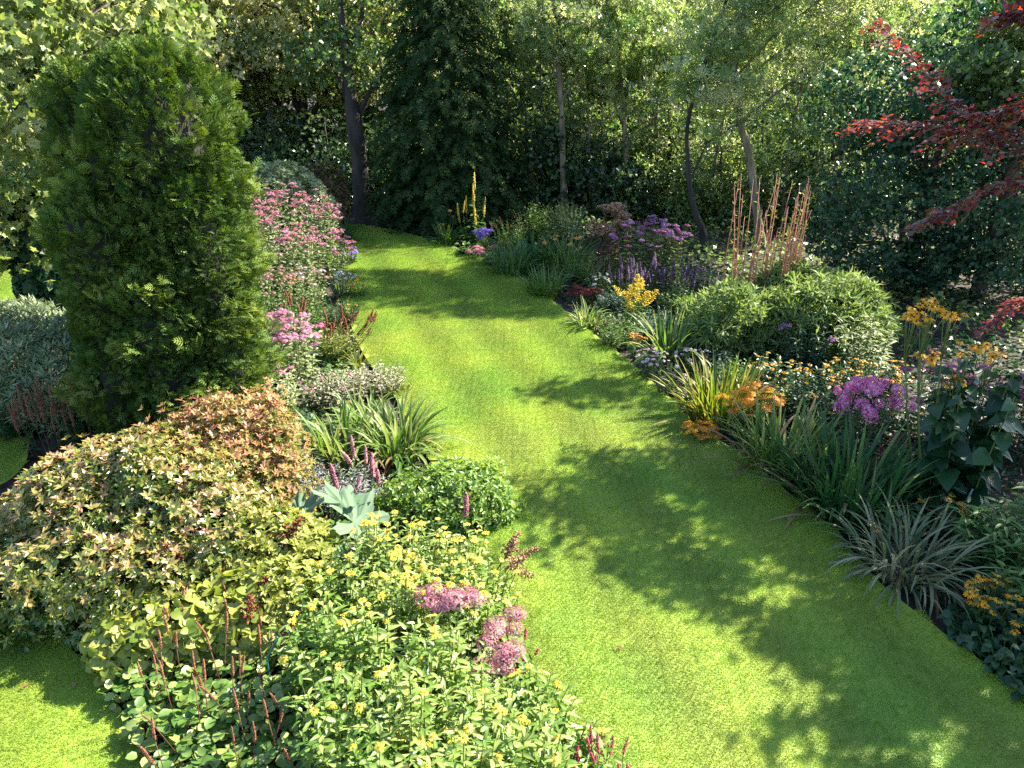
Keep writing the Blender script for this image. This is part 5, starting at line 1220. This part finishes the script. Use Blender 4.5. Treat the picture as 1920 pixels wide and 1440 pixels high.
for (x, y, h, r, m, lab) in [(1285, 640, .5, .34, "midgreen", "soft green filler mound left of the bamboo"), (1335, 705, .42, .32, "bluegreen", "blue green filler mound below the bamboo's left end"), (1265, 598, .6, .34, "midgreen", "leafy filler mound right of the goldenrod"), (1140, 588, .4, .3, "bluegreen", "blue green filler between the rust mat and goldenrod"), (1085, 528, .45, .32, "midgreen", "leafy filler behind the rust mat"), (1385, 735, .45, .34, "midgreen", "green filler mound behind the upright sword leaves"), (1350, 600, .75, .36, "bluegreen", "grey green filler behind the bamboo's left shoulder"), (1565, 705, .7, .36, "midgreen", "leafy filler between the bamboo and the pale stems")]:
    perennial("green_mound", lab, "plant", G(x, y), h, r, 54, L_DIA, .09, 14, m, tone=.45)
# bamboo mound and canes
def bamboo(label, loc, lobes, canes):
    rg = R(nseed()); th = thing("bamboo", label, "bamboo", loc)
    p, o, d = lobe_points(rg, lobes, .5, (.35, 1.25)); mb = MB()
    whorls(mb, rg, L_DIAN, p, o, d, 5, .13, .9, .1, 0, np.clip(.25 + .5 * d + rg.normal(0, .15, len(p)), 0, 1), .35, .6); mb.build("foliage", M["bamboo"], th, "stuff")
    for (x, y, h) in canes:
        m = MB(); tp = np.array([x + rg.normal(0, .09), y + rg.normal(0, .07), h])
        m.tube([(x * .85, y, -.02), (x, y, h * .5), tp], [.0092, .0085, .003], 5); k = 14; z = rg.uniform(.4, 1, k)
        c = np.stack([x + (tp[0] - x) * np.clip(z * 2 - 1, 0, 1), y + (tp[1] - y) * np.clip(z * 2 - 1, 0, 1), h * z], 1)
        m.inst(L_DIAN, c, *[q * .075 for q in frames(nrm(rg.normal(size=(k, 3)) + np.array([0, 0, .3])), nrm(rg.normal(size=(k, 3))))], rg.uniform(0, 1, k), 1)
        m.build("cane", [M["cane"], M["strap_yellow"]], th)
rgc = R(4)
cg = [(-.55, .1, 1), (-.32, .15, 6), (-.02, .1, 6), (.3, .15, 7), (.62, .05, 12), (.85, .1, 10)]
canes = []
for cx, cy, n in cg:
    for i in range(int(n * 1.2)): canes.append((cx * .72 - .42 + rgc.normal(0, .035), cy + .1 + rgc.normal(0, .06), rgc.uniform(1.6, 2.6)))
_bm = [(0, 0, .45, .75, .6, .5, 1100), (-.8, -.1, .35, .45, .45, .4, 600), (.9, .1, .4, .6, .55, .45, 700)]
for _i in range(20):
    _x = rgc.uniform(-1.15, 1.35); _bm.append((_x, rgc.uniform(-.5, .4), rgc.uniform(.55, 1.2) - .12 * abs(_x), rgc.uniform(.18, .36), rgc.uniform(.18, .34), rgc.uniform(.12, .24), 190))
bamboo("loose fine leaved bamboo mound with upright pinkish brown canes", G(1450, 660), _bm, canes)
perennial("pale_leaf_plant", "tall pale blue green leafy stems right of the bamboo", "plant", G(1610, 715), 1.0, .45, 34, L_LANCE, .17, 18, "palegreen", tone=.3)
perennial("pale_leaf_plant", "leafy stems with two dull purple heads in front of the bamboo", "flowering plant", G(1500, 700), .85, .4, 30, L_LANCE, .14, 16, "bluegreen", fl=CLOUD_V, fs=.08, fprob=.15, fup=.6)
# dark rudbeckia drift
for (x, y, n, lab) in [(1440, 745, 20, "dark leaved clump with a few gold daisies below the bamboo"), (1510, 765, 26, "dark leaved gold daisy clump in the middle of the shaded drift"), (1580, 755, 34, "dark leaved gold daisy clump right of the drift's middle"), (1650, 755, 40, "dark leaved gold daisy clump thick with flowers by the giant daisies"), (1480, 800, 14, "dark leaved clump behind the orange flat heads"), (1560, 810, 16, "dark leaved clump behind the bright pink phlox"), (1655, 820, 12, "dark leaved clump between phlox and giant daisies")]:
    perennial("gold_daisy_clump", lab, "flowering plant", G(x, y), .6, .36, n + 20, L_OVAL, .12, 11, "darkgreen", fl=DAISY_G, fs=.028, fprob=n / (n + 26), fup=.75, group="shaded gold daisy drift")
# sword-leaved clumps: blades are pieces
strap_clump("sword_leaf_clump", "upright yellow green sword leaved clump at the lawn edge", "plant", G(1345, 785), 190, .82, .022, "strap_yellow", .38, (.02, .75), (.1, .9), lean=(-.12, 0), tone=(.2, 1.0))
strap_clump("sword_leaf_clump", "sword leaved clump with pale sunlit tips beside the orange flat heads", "plant", G(1465, 875), 200, .82, .022, "strap", .36, (.02, .8), (.1, .9), lean=(-.2, 0), tone=(.2, 1.0))
strap_clump("sword_leaf_clump", "largest dark green sword leaved clump below the phlox", "plant", G(1585, 955), 260, .92, .024, "strap_dark", .42, (.02, .85), (.1, 1.0), lean=(-.1, 0), tone=(.2, .9))
strap_clump("strap_plant", "greyish drooping strap leaved clump nearest the lawn's right edge", "plant", G(1690, 1075), 230, .74, .015, "strap_grey", .32, (.1, .9), (1.0, 2.7), tone=(.2, .9))
for (x, y, h, n, lab) in [(1395, 812, .62, 60, "orange yellow flat flower heads in front of the upright sword leaves"), (1312, 828, .26, 26, "small orange flowered clump right at the lawn edge"), (1440, 800, .48, 26, "pale yellow flat flower heads beside the orange ones")]:
    perennial("flat_headed_yarrow", lab, "flowering plant", G(x, y), h, .36 if n > 30 else .2, n, L_DIAN, .08, 10, "midgreen", fl=[F("dome", "gold", 0, "stem_green"), F("dome", "orange", 1, "stem_green")] if x < 1430 else [F("dome", "yellow", 2, "stem_green"), F("dome", "limegreen", 1, "stem_green")], fs=.055, fprob=.95, fup=.85, squash=.5, group="flat orange flower heads")
perennial("phlox", "bright pink phlox clump behind the sword leaves", "flowering plant", G(1612, 860), .95, .36, 34, L_LANCE, .11, 14, "darkgreen", fl=PHLOX, fs=.075, fprob=.85, fup=.5)
perennial("red_spike_plant", "small scarlet spikes in shade below the phlox", "flowering plant", G(1650, 900), .5, .3, 14, L_OVAL, .09, 8, "darkgreen", "stem_red", fl=SPIKE_C, fs=.12, fprob=.8, fname="flower_spike")
# giant yellow daisies
perennial("giant_yellow_daisy", "giant shaded plant with large leaves topped by yellow daisy clusters", "flowering plant", G(1772, 962), 1.6, .5, 18, L_HEART, .25, 17, "darkgreen", fl=None, parts=170, taper=.4, elev=-.1, srad=.011, hv=.1, tone=.35)
def daisy_cluster(th, rg, c, w, n):
    for i in range(n):
        a, q = rg.uniform(0, 6.28), math.sqrt(rg.uniform(0, 1)) * w; p = c + np.array([math.cos(a) * q, math.sin(a) * q, rg.uniform(-.06, .06)])
        put_flower(th, rg, DAISY_G[i % 3], p, (rg.normal(0, .3), -.35 + rg.normal(0, .3), 1), rg.uniform(.035, .05))
        ms = MB(); ms.tube([c - np.array([0, 0, .45]), c * .4 + p * .6 - np.array([0, 0, .18]), p], [.006, .004, .003], 4); ms.build("flower_stalk", M["stem_green"], th)
gd = [o for o in COL.objects if o.name == "giant_yellow_daisy"][0]; rg = R(31)
for (x, y, w, n) in [(1715, 590, .14, 14), (1745, 580, .14, 12), (1785, 590, .1, 10), (1740, 670, .12, 8), (1790, 715, .08, 6), (1860, 662, .12, 8), (1815, 655, .1, 5)]:
    P_ = atY(x, y, gd.location.y + rg.uniform(-.15, .15)) - np.array(gd.location); daisy_cluster(gd, rg, P_, w, n)
    ms = MB(); ms.tube([(P_[0] * .4, P_[1] * .4, .1), (P_[0] * .8, P_[1] * .8, P_[2] * .5), tuple(P_ - np.array([0, 0, .4]))], [.01, .009, .006], 5); ms.build("flower_stalk", M["stem_green"], gd)
for (x, y, h, lab) in [(1835, 850, 1.15, "magenta flowered clump behind the giant daisy"), (1905, 870, 1.15, "magenta flowered clump at the right edge"), (1730, 830, 1.1, "dull magenta clump half hidden by the giant daisy")]:
    perennial("magenta_flower_clump", lab, "flowering plant", G(x, y), h, .4, 26, L_LANCE, .16, 12, "darkgreen", "stem_red", fl=CLOUD_M, fs=.085, fprob=.75, fup=.6, squash=.7, group="magenta flowered clumps")
# near right corner
for (x, y, h, n, lab) in [(1745, 1015, .52, 12, "gold daisies in shade between the two strap clumps"), (1845, 1185, .5, 34, "gold daisies at the right beside the whorled leaves"), (1915, 1230, .42, 8, "few gold daisies at the right edge, lowest")]:
    perennial("gold_daisy_clump", lab, "flowering plant", G(x, y), h, .22, n, L_OVAL, .11, 9, "darkgreen", fl=DAISY_G, fs=.038, fprob=.9, fup=.7, group="gold daisies by the lawn", parts=20)
for (x, y, h, lab) in [(1850, 1075, .72, "fresh green whorled leaves beside the greyish strap clump"), (1930, 1060, .8, "fresh green whorled leaves cut by the right edge"), (1925, 1175, .6, "lower green whorled leaves beside the gold daisies"), (1960, 1120, .75, "green whorled leaves just past the right edge")]:
    perennial("whorled_leaf_plant", lab, "plant", G(x, y), h, .34, 30, L_LANCE, .16, 20, "midgreen", parts=110, group="fresh green whorled leaf clumps", taper=.2, elev=.3)
for (x, y, lab) in [(1800, 1210, "dark low leaves at the lawn edge below the gold daisies"), (1865, 1270, "dark low leaves near the bottom right lawn edge"), (1920, 1310, "dark low leaves at the right edge where the lawn leaves the frame"), (1990, 1340, "dark low leaves beyond the right edge")]:
    perennial("dark_plant", lab, "plant", G(x + 25, y - 12), .28, .3, 34, L_HEART, .13, 5, "darkgreen", elev=.1)

# ================================================================== SMALL THINGS
def stake(name, label, pts, r, mat):
    mb = MB(); mb.tube([np.array(q) for q in pts], r, 6); o = mb.build(name, M[mat]); o["label"] = label; o["category"] = "stake"
b = G(1790, 1000); stake("garden_stake", "thin leaning stake among the shaded gold daisies", [(b[0] - .05, b[1], -.02), (b[0] + .05, b[1], .5)], .008, "lavender")
a, c = at(1700, 870, .5), at(1812, 925, .45); stake("garden_twine", "thin teal twine stretched between the sword leaves and giant daisy", [tuple(a), tuple(c)], .003, "teal_plastic")
a, c = at(500, 1235, .35), at(520, 1195, .7); stake("plant_support", "teal plastic plant support among the daisy stems", [(a[0], a[1], -.02), tuple(a), tuple(c)], .006, "teal_plastic")
rg = R(8)
for i, (x, y, lab) in enumerate([(55, 1282, "fallen brown leaf on the lower lawn strip"), (145, 1277, "fallen leaf at the lawn strip's edge by the bronze shrub"), (1168, 1218, "small dark fallen leaf on the sunlit lawn"), (270, 1385, "fallen reddish leaf on the soil edge"), (158, 1240, "orange fallen leaf on the soil beside the ground cover"), (1237, 738, "small fallen leaf on the lawn by the sword leaves")]):
    q = at(x, y, LAWN_Z + .03); mb = MB(); d = nrm(np.array([[rg.normal(), rg.normal(), .1]])); X, Y, Z = frames(d, ups(1)); s = .07
    mb.inst(L_OVAL, np.zeros((1, 3)), X * s, Y * s, Z * s, np.array([rg.uniform(.3, 1)])); o = mb.build("fallen_leaf", M["litter"]); o.location = tuple(q); o["label"] = lab; o["category"] = "leaf"
